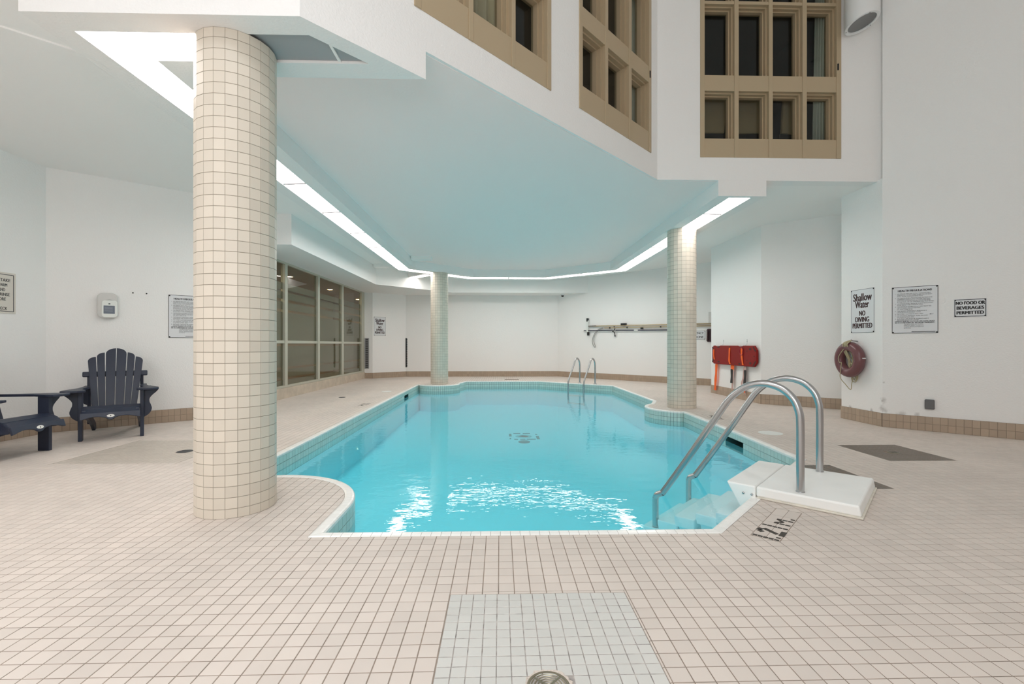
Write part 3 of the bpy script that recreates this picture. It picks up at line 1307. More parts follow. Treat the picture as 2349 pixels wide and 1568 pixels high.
# outer frame
win1.bounds((GXW - .06, 8.36, .225), (GXW + .03, 8.44, ZS - .0005))
win1.bounds((GXW - .06, 15.55, .225), (GXW + .03, 15.86, ZS - .0005))
win1.bounds((GXW - .058, 8.43, .226), (GXW + .028, 15.56, .275))
win1.bounds((GXW - .058, 8.43, ZS - .045), (GXW + .028, 15.56, ZS - .001))
w1 = struct(win1.build('window_1', FRAMEM, bevel=.004))
MUL = [10.10, 11.895, 13.70]
for y in MUL:
    m_ = MB()
    m_.bounds((GXW - .06, y - .062, .27), (GXW + .035, y + .062, ZS - .04))
    m_.build('mullion', FRAMEM, w1, bevel=.005)
yed = [8.44] + [v for y in MUL for v in (y - .062, y + .062)] + [15.55]
for k in range(0, len(yed), 2):
    y0, y1 = yed[k], yed[k + 1]
    m_ = MB()
    m_.bounds((GXW - .05, y0, 1.178), (GXW + .02, y1, 1.238))
    m_.build('transom', FRAMEM, w1)
    for (z0, z1) in ((.275, 1.178), (1.238, ZS - .045)):
        p = MB()
        p.bounds((GXW - .022, y0 - .01, z0 - .01), (GXW - .014, y1 + .01, z1 + .01))
        p.build('pane', GLASS, w1)
    # frosted film on the back of the panes, with clear stripes left in it
    for (z0, z1) in ((.275, .388), (.438, .618), (.668, 1.118), (1.168, 1.178), (1.238, 1.848), (1.905, 2.07), (2.13, 2.292), (2.338, 2.48)):
        p = MB()
        p.bounds((GXW - .0265, y0 + .002, z0), (GXW - .0235, y1 - .002, z1))
        p.build('frosted_strip', FILM, w1)
lob = MB()
lob.bounds((-8.2, 7.9, -.05), (-4.77, 20.0, .0))
struct(lob.build('floor_lobby', LOBBYF))
lob = MB()
lob.bounds((-8.3, 7.8, 0), (-8.2, 20, 2.95))
lob.bounds((-8.2, 7.8, 0), (-4.77, 7.9, 2.95))
lob.bounds((-8.2, 19.9, 0), (-4.77, 20, 2.95))
lob.bounds((-4.80, 16.05, 0), (-4.70, 20, 2.95))
lob.bounds((-7.2, 10.2, 0), (-7.1, 20, 2.95))
struct(lob.build('wall_lobby', LOBBYW))
lob = MB()
lob.bounds((-8.3, 7.8, 2.93), (-4.70, 20, 3.0))
struct(lob.build('ceiling_lobby', LOBBYW))
for i, (x, y) in enumerate(((-5.52, 12.30), (-5.50, 15.15), (-5.59, 18.4), (-5.5, 9.5))):
    t = thing('recessed_downlight', ['warm recessed downlight seen through the second glass pane', 'warm recessed downlight seen through the third glass pane',
                                     'small distant downlight seen through the fourth glass pane', 'recessed lobby downlight behind the near column'][i], 'ceiling light', (x, y, 2.93))
    r_ = MB()
    r_.lathe([(.075, -.004), (.105, -.008), (.11, 0), (.075, 0)], 20)
    r_.build('trim_ring', LAMPW, t, smooth=True)
    r_ = MB()
    r_.lathe([(.075, -.004), (.001, -.003)], 20)
    r_.build('lens', WARM, t)
    d = bpy.data.lights.new('downlight', 'AREA')
    d.shape = 'DISK'
    d.size = .12
    d.energy = 22
    d.color = (1, .78, .52)
    lo = bpy.data.objects.new('downlight_lamp', d)
    lo.location = (x, y, 2.91)
    COL.objects.link(lo)

# ------------------------------------------------------------------ upper windows in the atrium walls


def upper_window(name, A, B, s_edges, z_bot, zr, depth=.15):
    """tan timber window; s_edges: outer s0, list of (open0, open1), outer s1 measured along the wall from A; zr: list of (z0, z1) glass openings"""
    A, B = Vector(A), Vector(B)
    ang = math.atan2(B.y - A.y, B.x - A.x)
    M = Matrix.Translation((A.x, A.y, 0)) @ Matrix.Rotation(ang, 4, 'Z')
    s0, opens, s1_ = s_edges
    zt = WT
    fr_ = MB()
    fr_.bounds((s0, -.012, z_bot), (opens[0][0], depth + .05, zt))
    fr_.bounds((opens[-1][1], -.012, z_bot), (s1_, depth + .05, zt))
    root = struct(fr_.build(name, TAN, bevel=.004))
    root.matrix_world = M
    for k in range(len(opens) - 1):
        m_ = MB()
        m_.bounds((opens[k][1], -.012, z_bot), (opens[k + 1][0], depth + .05, zt))
        m_.build('mullion', TAN, root, bevel=.004)
    for (a, b) in opens:
        # rails and the flat sill panel below
        edges = [z_bot] + [v for z in zr for v in z] + [zt]
        for k in range(0, len(edges), 2):
            m_ = MB()
            m_.bounds((a, -.004, edges[k]), (b, depth + .05, edges[k + 1]))
            m_.build('sill_panel' if k == 0 else 'rail', TAN, root, bevel=.002)
        for (z0, z1) in zr:
            st = MB()
            # stepped reveal: two frames, each set further back and further in
            for (ins, y0, y1) in ((.022, .045, .10), (.04, .095, depth + .03)):
                st.bounds((a, y0, z0), (a + ins, y1, z1))
                st.bounds((b - ins, y0, z0), (b, y1, z1))
                st.bounds((a + ins, y0, z1 - ins), (b - ins, y1, z1))
                st.bounds((a + ins, y0, z0), (b - ins, y1, z0 + .012))
            st.build('stepped_reveal', TAN, root)
            p = MB()
            p.bounds((a + .03, depth, z0 + .005), (b - .03, depth + .006, z1 - .03))
            p.build('pane', DGLASS, root)
    return root, M


def sx(x):
    return s1(x)


ZR_TALL = [(4.045, 4.715), (4.935, 5.935), (5.98, 6.68)]
w2, M2 = upper_window('window_2', W1A, W1B, (sx(-.663), [(sx(-.62), sx(-.272)), (sx(-.236), sx(.105)), (sx(.141), sx(.478))], sx(.522)), 3.765, [(4.03, 4.70), (4.92, 5.92), (5.97, 6.68)])
w3, M3 = upper_window('window_3', W1A, W1B, (sx(.876), [(sx(.918), sx(1.248)), (sx(1.29), sx(1.642)), (sx(1.686), sx(2.02))], sx(2.066)), 3.775, ZR_TALL)
o2 = 2.205
w4, M4 = upper_window('window_4', W2A, W2B, (2.81 - o2, [(2.872 - o2, 3.294 - o2), (3.356 - o2, 3.786 - o2), (3.842 - o2, 4.268 - o2), (4.33 - o2, 4.757 - o2)], 4.825 - o2), 3.78, ZR_TALL)
for (M, x, z) in ((M4, 4.775 - o2, 5.07), (M3, sx(2.042) - .012, 4.83)):
    h = MB()
    h.bounds((x - .010, -.022, z - .045), (x + .010, -.008, z + .045))
    h.v = [tuple(v) for v in h.v]
    o = h.build('latch', BLACK, w4 if M is M4 else w3, bevel=.003)
# the dark upstairs room behind
ur = MB()
ur.prism([(-1.6, 3.10), (2.0, 6.62), (5.6, 6.62), (5.6, 10.5), (-5, 10.5), (-5, 3.10)], 3.60, 3.72)
struct(ur.build('floor_upstairs', DARKROOM))
ur = MB()
ur.bounds((-5, 10.4, 3.7), (5.7, 10.5, 7.3))
ur.bounds((5.6, 6.6, 3.7), (5.7, 10.5, 7.3))
ur.bounds((-5.1, 3.0, 3.7), (-5, 10.5, 7.3))
ur.bounds((-5, 3.11, 3.7), (-1.4, 3.2, 7.3))
struct(ur.build('wall_upstairs', DARKROOM))
ur = MB()
ur.prism([(-1.6, 3.12), (2.0, 6.62), (5.6, 6.62), (5.6, 10.5), (-5, 10.5), (-5, 3.12)], 7.0, 7.1)
struct(ur.build('ceiling_upstairs', DARKROOM))


def curtain(M, s0, s1_, y, z0, z1, m, label, flare=0.0):
    mb = MB()
    n = 40
    vs = []
    for k in range(n + 1):
        t = k / n
        for (zz, e) in ((z0, 1), (z1, 0)):
            x = s0 + (s1_ - s0) * t - flare * e * (1 - t)
            vs.append((x, y + .025 * math.sin(t * 2 * PI * 5) + .01 * math.sin(t * 31), zz))
    fs = [(2 * k, 2 * k + 2, 2 * k + 3, 2 * k + 1) for k in range(n)]
    mb.add(vs, fs, M)
    o = mb.build('curtain', m, smooth=True)
    md = o.modifiers.new('thick', 'SOLIDIFY')
    md.thickness = .004
    return tag(o, label, 'curtain')


curtain(M4, 4.63 - o2, 4.80 - o2, .22, 3.73, 6.7, CURT, 'pale green curtain at the right edge of the right upper window', flare=.06)
curtain(M3, sx(1.80), sx(2.02), .22, 3.73, 6.7, CURT, 'pale green curtain in the middle upper window, by the latch')
curtain(M2, sx(-.30), sx(.10), .22, 3.73, 6.7, CURTB, 'beige curtain drawn behind the left upper window')


def upstairs_chair(x, y, rz, label):
    t = thing('upholstered_chair', label, 'chair', (x, y, 3.72), rz, 'chairs in the room upstairs')
    b_ = MB()
    b_.prism([(-.175, 0), (.175, 0), (.19, .47), (.17, .50), (-.17, .50), (-.19, .47)], -.025, .025, Matrix.Translation((0, -.2, .63)) @ Matrix.Rotation(R(97), 4, 'X'))
    b_.build('backrest', CHAIRF, t, bevel=.012)
    b_ = MB()
    b_.bounds((-.21, -.2, .43), (.21, .24, .50))
    b_.build('seat', CHAIRF, t, bevel=.025)
    for sx_ in (-1, 1):
        for sy_ in (-.19, .21):
            b_ = MB()
            b_.tube([(sx_ * .19, sy_, 0), (sx_ * .19, sy_, .44 if sy_ > 0 else .62)], .014, 8)
            b_.build('leg', BLACK, t)


for i, (x, y, rz) in enumerate(((3.22, 7.15, 0), (3.80, 7.15, -.05), (4.42, 7.15, .1), (5.0, 7.25, .25))):
    upstairs_chair(x, y, rz, ['tan upholstered chair behind the first lower pane of the right upper window', 'tan upholstered chair behind the second lower pane of the right upper window',
                              'tan upholstered chair behind the third lower pane of the right upper window', 'tan upholstered chair beside the pale green curtain upstairs'][i])

# ------------------------------------------------------------------ cylinder spotlight on the atrium wall
t = thing('cylinder_spotlight', 'white cylinder spotlight high on the wall right of the windows', 'lamp', (4.94, 6.20, 5.53))


def slant(mb):
    # the lower end is cut at a slant
    mb.v = [(x * .8, y * .8, z + (.17 * x - .16 * y if z < .3 else 0)) for x, y, z in mb.v]
    return mb


b_ = MB()
b_.lathe([(.196, .05), (.200, .004), (.236, 0), (.244, .004), (.248, .02), (.248, .9), (.2, .93), (.001, .93)], 48, cap=False)
smooth_by_angle(slant(b_).build('housing', LAMPW, t))
b_ = MB()
b_.lathe([(.198, .018), (.16, .028), (.001, .032)], 40, cap=False)
slant(b_).build('lens', LENS, t, smooth=True)
for ang in (-100, 20, 140):
    b_ = MB()
    b_.lathe([(.007, -.003), (.007, .004)], 8, Matrix.Translation((.221 * math.cos(R(ang)), .221 * math.sin(R(ang)), 0)))
    slant(b_).build('screw', DGREY, t)
b_ = MB()
b_.bounds((-.05, .18, .42), (.05, .238, .52))
b_.build('bracket', LAMPW, t)

# ------------------------------------------------------------------ deck steps with handrails
BN = Vector((2.17, 3.294))
NV = Vector((-.717, .697))
TV = Vector((.697, .717))
ang_steps = math.atan2(TV.y, TV.x)        # local x along the pool edge, local y into the pool
st = thing('pool_steps', 'white moulded entry steps with two steel handrails at the near pool corner', 'pool steps', (BN.x, BN.y, 0), ang_steps)
ZT = .087
b_ = MB()
b_.prism([(-.365, .012), (.272, .012), (.272, ZT), (-.352, ZT)], 0, .88, Matrix.Translation((-.082, 0, 0)) @ Matrix(((0, 0, 1, 0), (1, 0, 0, 0), (0, 1, 0, 0), (0, 0, 0, 1))))
b_.build('deck', FIBRE, st, bevel=.014, segs=3)
b_ = MB()
b_.bounds((-.09, -.374, .001), (.806, .265, .014))
b_.build('base_flange', mat('stained_flange', (.70, .66, .58), .6, var=.12, vscale=12), st, bevel=.004)
YZ = Matrix(((0, 0, 1, 0), (1, 0, 0, 0), (0, 1, 0, 0), (0, 0, 0, 1)))   # prism in (y, z), extruded along x
b_ = MB()
b_.prism([(.276, ZT), (.485, ZT), (.475, .070), (.345, -.16), (.345, -.26), (.276, -.26)], 0, .88, Matrix.Translation((-.082, 0, 0)) @ YZ)
b_.build('overhang', FIBRE, st, bevel=.012, segs=3)
for yy_ in (.30, .36):
    b_ = MB()
    b_.lathe([(.009, -.003), (.009, .003), (.004, .005)], 12, Matrix.Translation((-.084, yy_, .022)) @ Matrix.Rotation(R(-90), 4, 'Y'))
    b_.build('bolt', STEEL, st, smooth=True)
STEPM = mat('step_fibreglass', (0.93, 0.96, 0.97), 0.5)
for k, (yn, zz) in enumerate(((.58, -.19), (.74, -.235), (.92, -.30), (1.07, -.375), (1.21, -.46))):
    b_ = MB()
    b_.prism([(yn - .17, zz - .09), (yn - .012, zz - .09), (yn, zz - .03), (yn, zz), (yn - .17, zz)], 0, .80, Matrix.Translation((-.045, 0, 0)) @ YZ)
    b_.build('tread', STEPM, st, bevel=.008)
    b_ = MB()
    b_.prism([(yn - .16, zz - .09), (yn - .03, zz - .09), (yn - .10, POOL_Z + .02), (yn - .16, POOL_Z + .02)], 0, .74, Matrix.Translation((-.015, 0, 0)) @ YZ)
    b_.build('riser', STEPM, st)
RAILP = [(0, .075), (0, .30), (0, .56), (.008, .66), (.045, .755), (.125, .827), (.235, .856), (.335, .838), (.415, .79), (.49, .715), (.56, .61), (.80, .225), (1.02, -.112), (1.045, -.145), (1.09, -.172), (1.106, -.20), (1.108, -.235), (1.108, -.46)]
for k, x in enumerate((0.0, .735)):
    pts = catmull([(x, y, z) for y, z in RAILP], 7)
    b_ = MB()
    b_.tube(pts, .0268, 20)
    b_.build('handrail', STEEL, st, smooth=True)
    b_ = MB()
    b_.lathe([(.030, ZT), (.030, ZT + .004), (.027, ZT + .006)], 20, Matrix.Translation((x, 0, 0)))
    b_.build('rail_collar', STEEL, st, smooth=True)

# far ladder
la = thing('pool_ladder', 'pair of curved steel ladder rails at the far end of the pool', 'ladder', (2.575, 13.60, 0), math.atan2(-.64, .77))
# local x along the pool edge, local y away from the pool
for x in (-.255, .255):
    pts = catmull([(x, 0, 0), (x, 0, .35), (x, -.01, .58), (x, -.07, .70), (x, -.16, .745), (x, -.26, .70), (x, -.34, .57), (x, -.60, .20), (x, -.66, .06), (x, -.665, -.05), (x, -.665, -.55)], 6)
    b_ = MB()
    b_.tube(pts, .024, 14)
    b_.build('rail', STEEL, la, smooth=True)
    b_ = MB()
    b_.lathe([(.055, .001), (.055, .010), (.028, .022)], 18, Matrix.Translation((x, 0, 0)))
    b_.build('flange', STEEL, la, smooth=True)
for z in (-.30, -.52):
    b_ = MB()
    b_.bounds((-.25, -.70, z - .012), (.25, -.62, z + .012))
    b_.build('rung', STEEL, la, bevel=.004)

# ------------------------------------------------------------------ depth marking near the steps


def depth_plaque(px, py, ang, label, sc_=1.0):
    """plain tiles with dark mosaic strokes: 1.21 M.  local x along the reading direction, local y up the letters"""
    t = thing('depth_marking', label, 'floor marking', (px, py, 0), ang)
    W_, H_ = .615 * sc_, .152 * sc_
    for i in range(4):
        for j in range(2):
            b_ = MB()
            p = [(W_ / 4 * i + .0012, H_ / 2 * j + .0012), (W_ / 4 * (i + 1) - .0012, H_ / 2 * j + .0012), (W_ / 4 * (i + 1) - .0012, H_ / 2 * (j + 1) - .0012), (W_ / 4 * i + .0012, H_ / 2 * (j + 1) - .0012)]
            tile_geo(b_, p, top=.0012, depth=.005)
            b_.build('tile', TILE, t)
    b_ = MB()
    b_.bounds((-.003, -.003, -.004), (W_ + .003, H_ + .003, .0005))
    b_.build('bed', GROUT, t)
    MOS = MATS.get('dark_brown_mosaic') or mat('dark_brown_mosaic', (.045, .036, .028), .6)
    MATS['dark_brown_mosaic'] = MOS

    def strokes(name, segs):
        b_ = MB()
        for (x0, y0, x1, y1, wd, n) in segs:
            # a stroke of n dashes from (x0,y0) to (x1,y1), in units of the plaque height
            a_, b__ = Vector((x0, y0)) * H_, Vector((x1, y1)) * H_
            d_ = b__ - a_
            for k in range(n):
                p, q = a_ + d_ * (k / n + .06 / n), a_ + d_ * ((k + 1) / n - .06 / n)
                u = d_.normalized()
                v = Vector((-u.y, u.x)) * wd * H_ / 2
                b_.prism([tuple(p - v), tuple(q - v), tuple(q + v), tuple(p + v)], .001, .0024)
        return b_.build(name, MOS, t)
    strokes('numeral', [(.10, .02, .10, .98, .14, 5)])
    strokes('full_stop', [(.36, .02, .36, .20, .12, 1)])
    strokes('numeral', [(.62, .74, .76, .93, .20, 2), (.76, .93, 1.02, .86, .20, 2), (1.06, .80, .72, .22, .19, 6), (.60, .07, 1.16, .07, .20, 6)])
    strokes('numeral', [(1.52, .02, 1.52, .98, .13, 5)])
    strokes('letter', [(2.02, .02, 2.02, .66, .12, 3), (2.06, .62, 2.28, .34, .12, 2), (2.28, .34, 2.52, .62, .12, 2), (2.56, .66, 2.56, .02, .12, 3)])
    strokes('full_stop', [(2.86, .02, 2.86, .20, .12, 1)])
    return t


depth_plaque(1.628, 2.660, math.atan2(.446, .427), 'depth marking 1.21 M in dark mosaic beside the near steps')
depth_plaque(3.45, 7.05, R(88), 'worn depth marking on the floor before the right column', .9)
depth_plaque(-2.665, 9.13, R(-91), 'small depth marking on the left deck by the glass wall', .9)

# ------------------------------------------------------------------ drains, lids
dr = thing('floor_drain', 'round tarnished floor drain at the bottom edge, in the grey tile patch', 'drain', (*DRAIN_F, 0))
b_ = MB()
b_.lathe([(.074, -.012), (.074, .0005), (.070, .0025), (.064, .001), (.063, -.006), (.001, -.006)], 48, cap=False)
smooth_by_angle(b_.build('frame', BRASS, dr))
b_ = MB()
b_.lathe([(.0625, -.0055), (.001, -.0052)], 32, cap=False)
b_.build('well', BLACK, dr)
grate = MB()
for r_ in (.014, .025, .036, .047, .058):
    for sct in range(4):
        a0 = R(90 * sct + 45)
        pts = [(r_ * math.cos(a0 + R(8 + 74 * k / 12)), r_ * math.sin(a0 + R(8 + 74 * k / 12)), -.001) for k in range(13)]
        grate.tube(pts, .0028, 6)
for sct in range(4):
    a0 = R(90 * sct + 45)
    grate.bounds((.004, -.004, -.005), (.063, .004, .0005), Matrix.Rotation(a0, 4, 'Z'))
grate.lathe([(.009, -.005), (.009, .0005), (.004, .001)], 16)
grate.build('grate', BRASS, dr, smooth=False)
rim = MB()
n = 48
for k in range(n):
    pass
ringv = []
prof_r = [.073, .079, .088]
vs, fs = [], []
for k in range(n):
    a_ = 2 * PI * k / n
    e = random.uniform(-.004, .006)
    vs += [(.073 * math.cos(a_), .073 * math.sin(a_), .0005), ((.080 + e) * math.cos(a_), (.080 + e) * math.sin(a_), .0015 + random.uniform(0, .001)), ((.086 + e * 1.5) * math.cos(a_), (.086 + e * 1.5) * math.sin(a_), -.003)]
for k in range(n):
    j = (k + 1) % n
    for q in range(2):
        fs.append((3 * k + q, 3 * k + q + 1, 3 * j + q + 1, 3 * j + q))
rim.add(vs, fs)
rim.build('mortar_ring', DIRTY, dr)


def small_drain(x, y, label, r_=.07, m=None, name='floor_drain', cat='drain', slots=True):
    t = thing(name, label, cat, (x, y, 0))
    b_ = MB()
    b_.lathe([(r_, -.004), (r_, .003), (r_ - .01, .005), (.001, .005)], 28, cap=False)
    smooth_by_angle(b_.build('cover', m or DGREY, t))
    if slots:
        b_ = MB()
        for k in range(-2, 3):
            b_.bounds((k * r_ * .3 - .004, -r_ * .6, .0045), (k * r_ * .3 + .004, r_ * .6, .0056))
        b_.build('slots', BLACK, t)
    return t


small_drain(-3.393, 5.08, 'dark round floor drain just left of the near column', .075)
small_drain(4.19, 4.83, 'dark round drain in the brown patch at right', .055, BRASS)
small_drain(-3.44, 10.19, 'small dark drain on the left deck', .07)
small_drain(3.515, 5.935, 'round white skimmer lid on the right deck by the pool edge', .145, PALEP, 'deck_hatch', 'hatch', False)
small_drain(-2.78, 11.45, 'round cream skimmer lid on the left deck beside the pool', .12, PALEP, 'deck_hatch', 'hatch', False)
t = thing('floor_grille', 'long brown grille in the floor before the far wall', 'grille', (.388, 15.27, 0))
b_ = MB()
b_.bounds((-.235, -.09, -.003), (.235, .09, .004))
b_.build('frame', DGREY, t, bevel=.002)
for k in range(9):
    b_ = MB()
    b_.bounds((-.225, -.082 + k * .0195, .003), (.225, -.070 + k * .0195, .008))
    b_.build('bar', mat('brown_bar', (.22, .14, .1), .6) if k == 0 else MATS['brown_bar'], t)

# ------------------------------------------------------------------ things on walls


def on_wall(name, label, cat, x, y, z, rz, group=None):
    return thing(name, label, cat, (x, y, z), rz, group)


def board(t, w_, h_, m, border=True, bw=.006, screws=True, bm_=None, inset=.004):
    b_ = MB()
    b_.bounds((-w_ / 2, -.006, -h_ / 2), (w_ / 2, 0, h_ / 2))
    b_.build('board', m, t, bevel=.001)
    if border:
        b_ = MB()
        a, c = w_ / 2 - inset, h_ / 2 - inset
        for (x0, x1, z0, z1) in ((-a, a, c - bw, c), (-a, a, -c, -c + bw), (-a, -a + bw, -c, c), (a - bw, a, -c, c)):
            b_.bounds((x0, -.0068, z0), (x1, -.0055, z1))
        b_.build('border', bm_ or INK, t)
    if screws:
        for sx_ in (-1, 1):
            for sz_ in (-1, 1):
                b_ = MB()
                b_.lathe([(.009, 0), (.009, .003), (.004, .005)], 10, Matrix.Translation((sx_ * (w_ / 2 - .014), -.006, sz_ * (h_ / 2 - .014))) @ Matrix.Rotation(R(90), 4, 'X'))
                b_.build('screw', BLACK, t)


RZR = math.atan2(-2.18, 2.24)
RZL = math.atan2(1.04, 1.29)
HEALTH = ["NO PERSON INFECTED WITH A COMMUNICABLE", "DISEASE OR HAVING OPEN SORES ON HIS BODY", "SHALL ENTER THE SWIMMING POOL.", None,
          "NO PERSON SHALL POLLUTE THE WATER IN THE", "SWIMMING POOL IN ANY MANNER. SPITTING,", "SPOUTING OF WATER AND BLOWING THE NOSE", "IN THE POOL OR ON THE DECK ARE PROHIBITED.", None,
          "NO PERSON SHALL ENGAGE IN BOISTEROUS PLAY", "IN OR ABOUT THE SWIMMING POOL.", None,
          "THE MAXIMUM NUMBER OF BATHERS PERMITTED", "ON THE DECK AND IN THE POOL", "AT ANY TIME IS 30.", None,
          "THE NEAREST EMERGENCY TELEPHONE IS", "LOCATED IN THE LAUNDRY ROOM", None,
          "NO STREET CLOTHES IN POOL AREA", None,
          "NO SMOKING, DRINKING, GLASS OR FOOD", "ALLOWED IN POOL AREA", None,
          "BATHING CAPS MUST BE WORN IF HAIR IS", "SHOULDER LENGTH OR LONGER"]


def health_sign(x, y, rz, label, w_=.474, h_=.634, z=1.62, arrow=True):
    t = on_wall('health_regulations_sign', label, 'sign', x, y, z, rz, None)
    board(t, w_, h_, SIGNW, bw=.006, inset=.001)
    text("HEALTH REGULATIONS", .037, (0, -.0066, .262), t, INK, width=.345, bold=.0007, name='heading')
    zz, num, newp = .222, 1, True
    lh = .0176
    for line in HEALTH:
        if line is None:
            newp = True
            zz -= lh * .34
            continue
        text(line, .0165, (-.18, -.0066, zz), t, INK, width=.0092 * len(line) * .97, align='LEFT', name='rule_line')
        if newp:
            text("%d." % num, .0165, (-.197, -.0066, zz), t, INK, align='CENTER', name='rule_number')
            num += 1
            newp = False
        zz -= lh
    for line in ("GUESTS LIMITED TO FOUR PER SUITE, MUST", "BE ACCOMPANIED BY AN ADULT RESIDENT."):
        text(line, .0185, (0, -.0066, zz), t, INK, width=.405, bold=.0004, name='rule_line')
        zz -= lh * 1.05
    for line in ("The above limits are for your", "health and safety. Comply and", "must be obeyed promptly and", "at all times."):
        text(line, .0165, (-.11, -.0066, zz), t, INK, align='LEFT', name='rule_line')
        zz -= lh
    b_ = MB()
    b_.bounds((-.03, -.0068, -.2985), (.21, -.006, -.2915))
    b_.build('footer_line', INK, t)
    if arrow:
        b_ = MB()
        b_.bounds((.165, -.0068, -.064), (.19, -.006, -.060))
        b_.add([(.147, -.0068, -.062), (.167, -.0068, -.055), (.167, -.0068, -.069)], [(0, 1, 2)])
        b_.build('arrow', INK, t)
    return t


health_sign(5.575 - .012, 6.031 + .125 - .012, RZR, 'square health regulations sign on the right wall, left of the food sign')
# place it exactly on the wall plane


def on_line(A, B, x):
    A, B = Vector(A), Vector(B)
    tt = (x - A.x) / (B.x - A.x)
    p = A.lerp(B, tt)
    d = (B - A).normalized()
    n_ = Vector((d.y, -d.x))
    return p + n_ * .001


RWL = ((5.36, 6.36), (7.6, 4.18))
LWL = ((-5.92, 6.2), (-4.63, 7.24))
DWL = ((2.09, 16.75), (7.75, 10.96))
FLL = ((-4.33, 15.87), (-3.34, 16.8))
hs = bpy.data.objects['health_regulations_sign']


def put(o, line, x):
    p = on_line(*line, x)
    o.location.x, o.location.y = p.x, p.y


put(hs, RWL, 5.603)
h2 = health_sign(0, 0, RZL, 'health regulations sign partly hidden behind the near column', z=1.572, arrow=False, w_=.474, h_=.640)
put(h2, LWL, -4.735)
t = on_wall('no_food_sign', 'small sign reading NO FOOD OR BEVERAGES PERMITTED on the right wall', 'sign', 0, 0, 1.618, RZR)
board(t, .30, .232, SIGNW, bw=.007, inset=.006)
put(t, RWL, 5.986)
text("NO FOOD OR", .058, (0, -.0066, .062), t, INK, width=.262, bold=.0014)
text("BEVERAGES", .058, (0, -.0066, 0), t, INK, width=.245, bold=.0014)
text("PERMITTED", .058, (0, -.0066, -.062), t, INK, width=.245, bold=.0014)


def shallow_sign(x, y, z, rz, label):
    t = on_wall('shallow_water_sign', label, 'sign', x, y, z, rz)
    board(t, .442, .645, SIGNW, bw=.004, inset=.003)
    text("Shallow", .155, (.0, -.0066, .198), t, MAROON_INK, width=.345, bold=.0021)
    text("Water", .150, (-.005, -.0066, .093), t, MAROON_INK, width=.255, bold=.0021)
    text("NO", .105, (0, -.0066, -.038), t, MAROON_INK, width=.112, bold=.0019)
    text("DIVING", .105, (0, -.0066, -.130), t, MAROON_INK, width=.255, bold=.0019)
    text("PERMITTED", .105, (0, -.0066, -.222), t, MAROON_INK, width=.365, bold=.0019)
    return t


shallow_sign(5.359, 6.715, 1.648, R(-90), 'shallow water no diving sign above the life ring')
p = on_line(*FLL, -4.135)
shallow_sign(p.x, p.y, 1.78, math.atan2(.93, .99), 'shallow water no diving sign on the far left wall by the glass')
# warm shower sign (left edge of the picture)
t = on_wall('shower_sign', 'beige shower instruction sign cut off at the left edge', 'sign', -5.919, 5.43, 1.768, R(90))
board(t, .77, .49, SIGNB, bw=.008, screws=False, inset=.022, bm_=DGREY)
for (s_, xr, z_) in (("PLEASE, TAKE", 5.752, .150), ("A WARM", 5.718, .092), ("SHOWER AND", 5.695, .036), ("WASH, RINSE", 5.746, -.020), ("BEFORE", 5.702, -.076), ("USING DECK", 5.716, -.188)):
    text(s_, .052, (xr - 5.43, -.0066, z_), t, DGREY, width=.0235 * len(s_), align='RIGHT', bold=.0003)

# wall dispenser
t = on_wall('wall_dispenser', 'rounded white wall device with a slate blue label above the chair', 'device', 0, 0, 1.686, RZL)
put(t, LWL, -5.449)


def rrect(w_, h_, r_, n_=6):
    pts = []
    for (cx_, cz_, a0) in ((w_ / 2 - r_, h_ / 2 - r_, 0), (-w_ / 2 + r_, h_ / 2 - r_, 90), (-w_ / 2 + r_, -h_ / 2 + r_, 180), (w_ / 2 - r_, -h_ / 2 + r_, 270)):
        pts += [(cx_ + r_ * math.cos(R(a0 + 90 * k / n_)), cz_ + r_ * math.sin(R(a0 + 90 * k / n_))) for k in range(n_ + 1)]
    return pts


XZ = Matrix(((1, 0, 0, 0), (0, 0, -1, 0), (0, 1, 0, 0), (0, 0, 0, 1)))    # prism in (x, z), extruded towards the room
b_ = MB()
b_.prism(rrect(.222, .355, .075), 0, .075, XZ)
b_.build('body', LGREY, t, bevel=.018, segs=3)
b_ = MB()
b_.prism(rrect(.165, .235, .035), .07, .088, XZ @ Matrix.Translation((.022, -.045, 0)))
b_.build('front_cover', PALEP, t, bevel=.008)
b_ = MB()
b_.prism(rrect(.118, .112, .004), .087, .0895, XZ @ Matrix.Translation((.018, -.055, 0)))
b_.build('label', BLUEL, t)
b_ = MB()
for k in range(4):
    b_.bounds((-.03, -.0905, -.028 - k * .016), (.055, -.0893, -.025 - k * .016))
b_.build('label_print', mat('pale_print', (.4, .43, .46), .5), t)
b_ = MB()
b_.prism([(.012 * math.cos(2 * PI * k / 14) + .02, .009 * math.sin(2 * PI * k / 14) + .025) for k in range(14)], .087, .0895, XZ)
b_.build('badge', GREYP, t)
b_ = MB()
b_.prism([(-.05, .045), (.085, .045), (.07, .075), (.02, .092), (-.03, .07)], .07, .083, XZ)
b_.build('handle_recess', mat('mid_grey', (.5, .5, .48), .5), t, bevel=.004)
for k, x in enumerate((-5.237, -5.118)):
    b_ = MB()
    p = on_line(*LWL, x)
    b_.lathe([(.010, -.001), (.010, .004), (.004, .006)], 12, Matrix.Translation((p.x, p.y, 1.888)) @ Matrix.Rotation(RZL, 4, 'Z') @ Matrix.Rotation(R(90), 4, 'X'))
    tag(b_.build('wall_screw', BLACK), ['small black screw in the left wall, nearer the wall device', 'small black screw in the left wall, nearer the column'][k], 'screw')

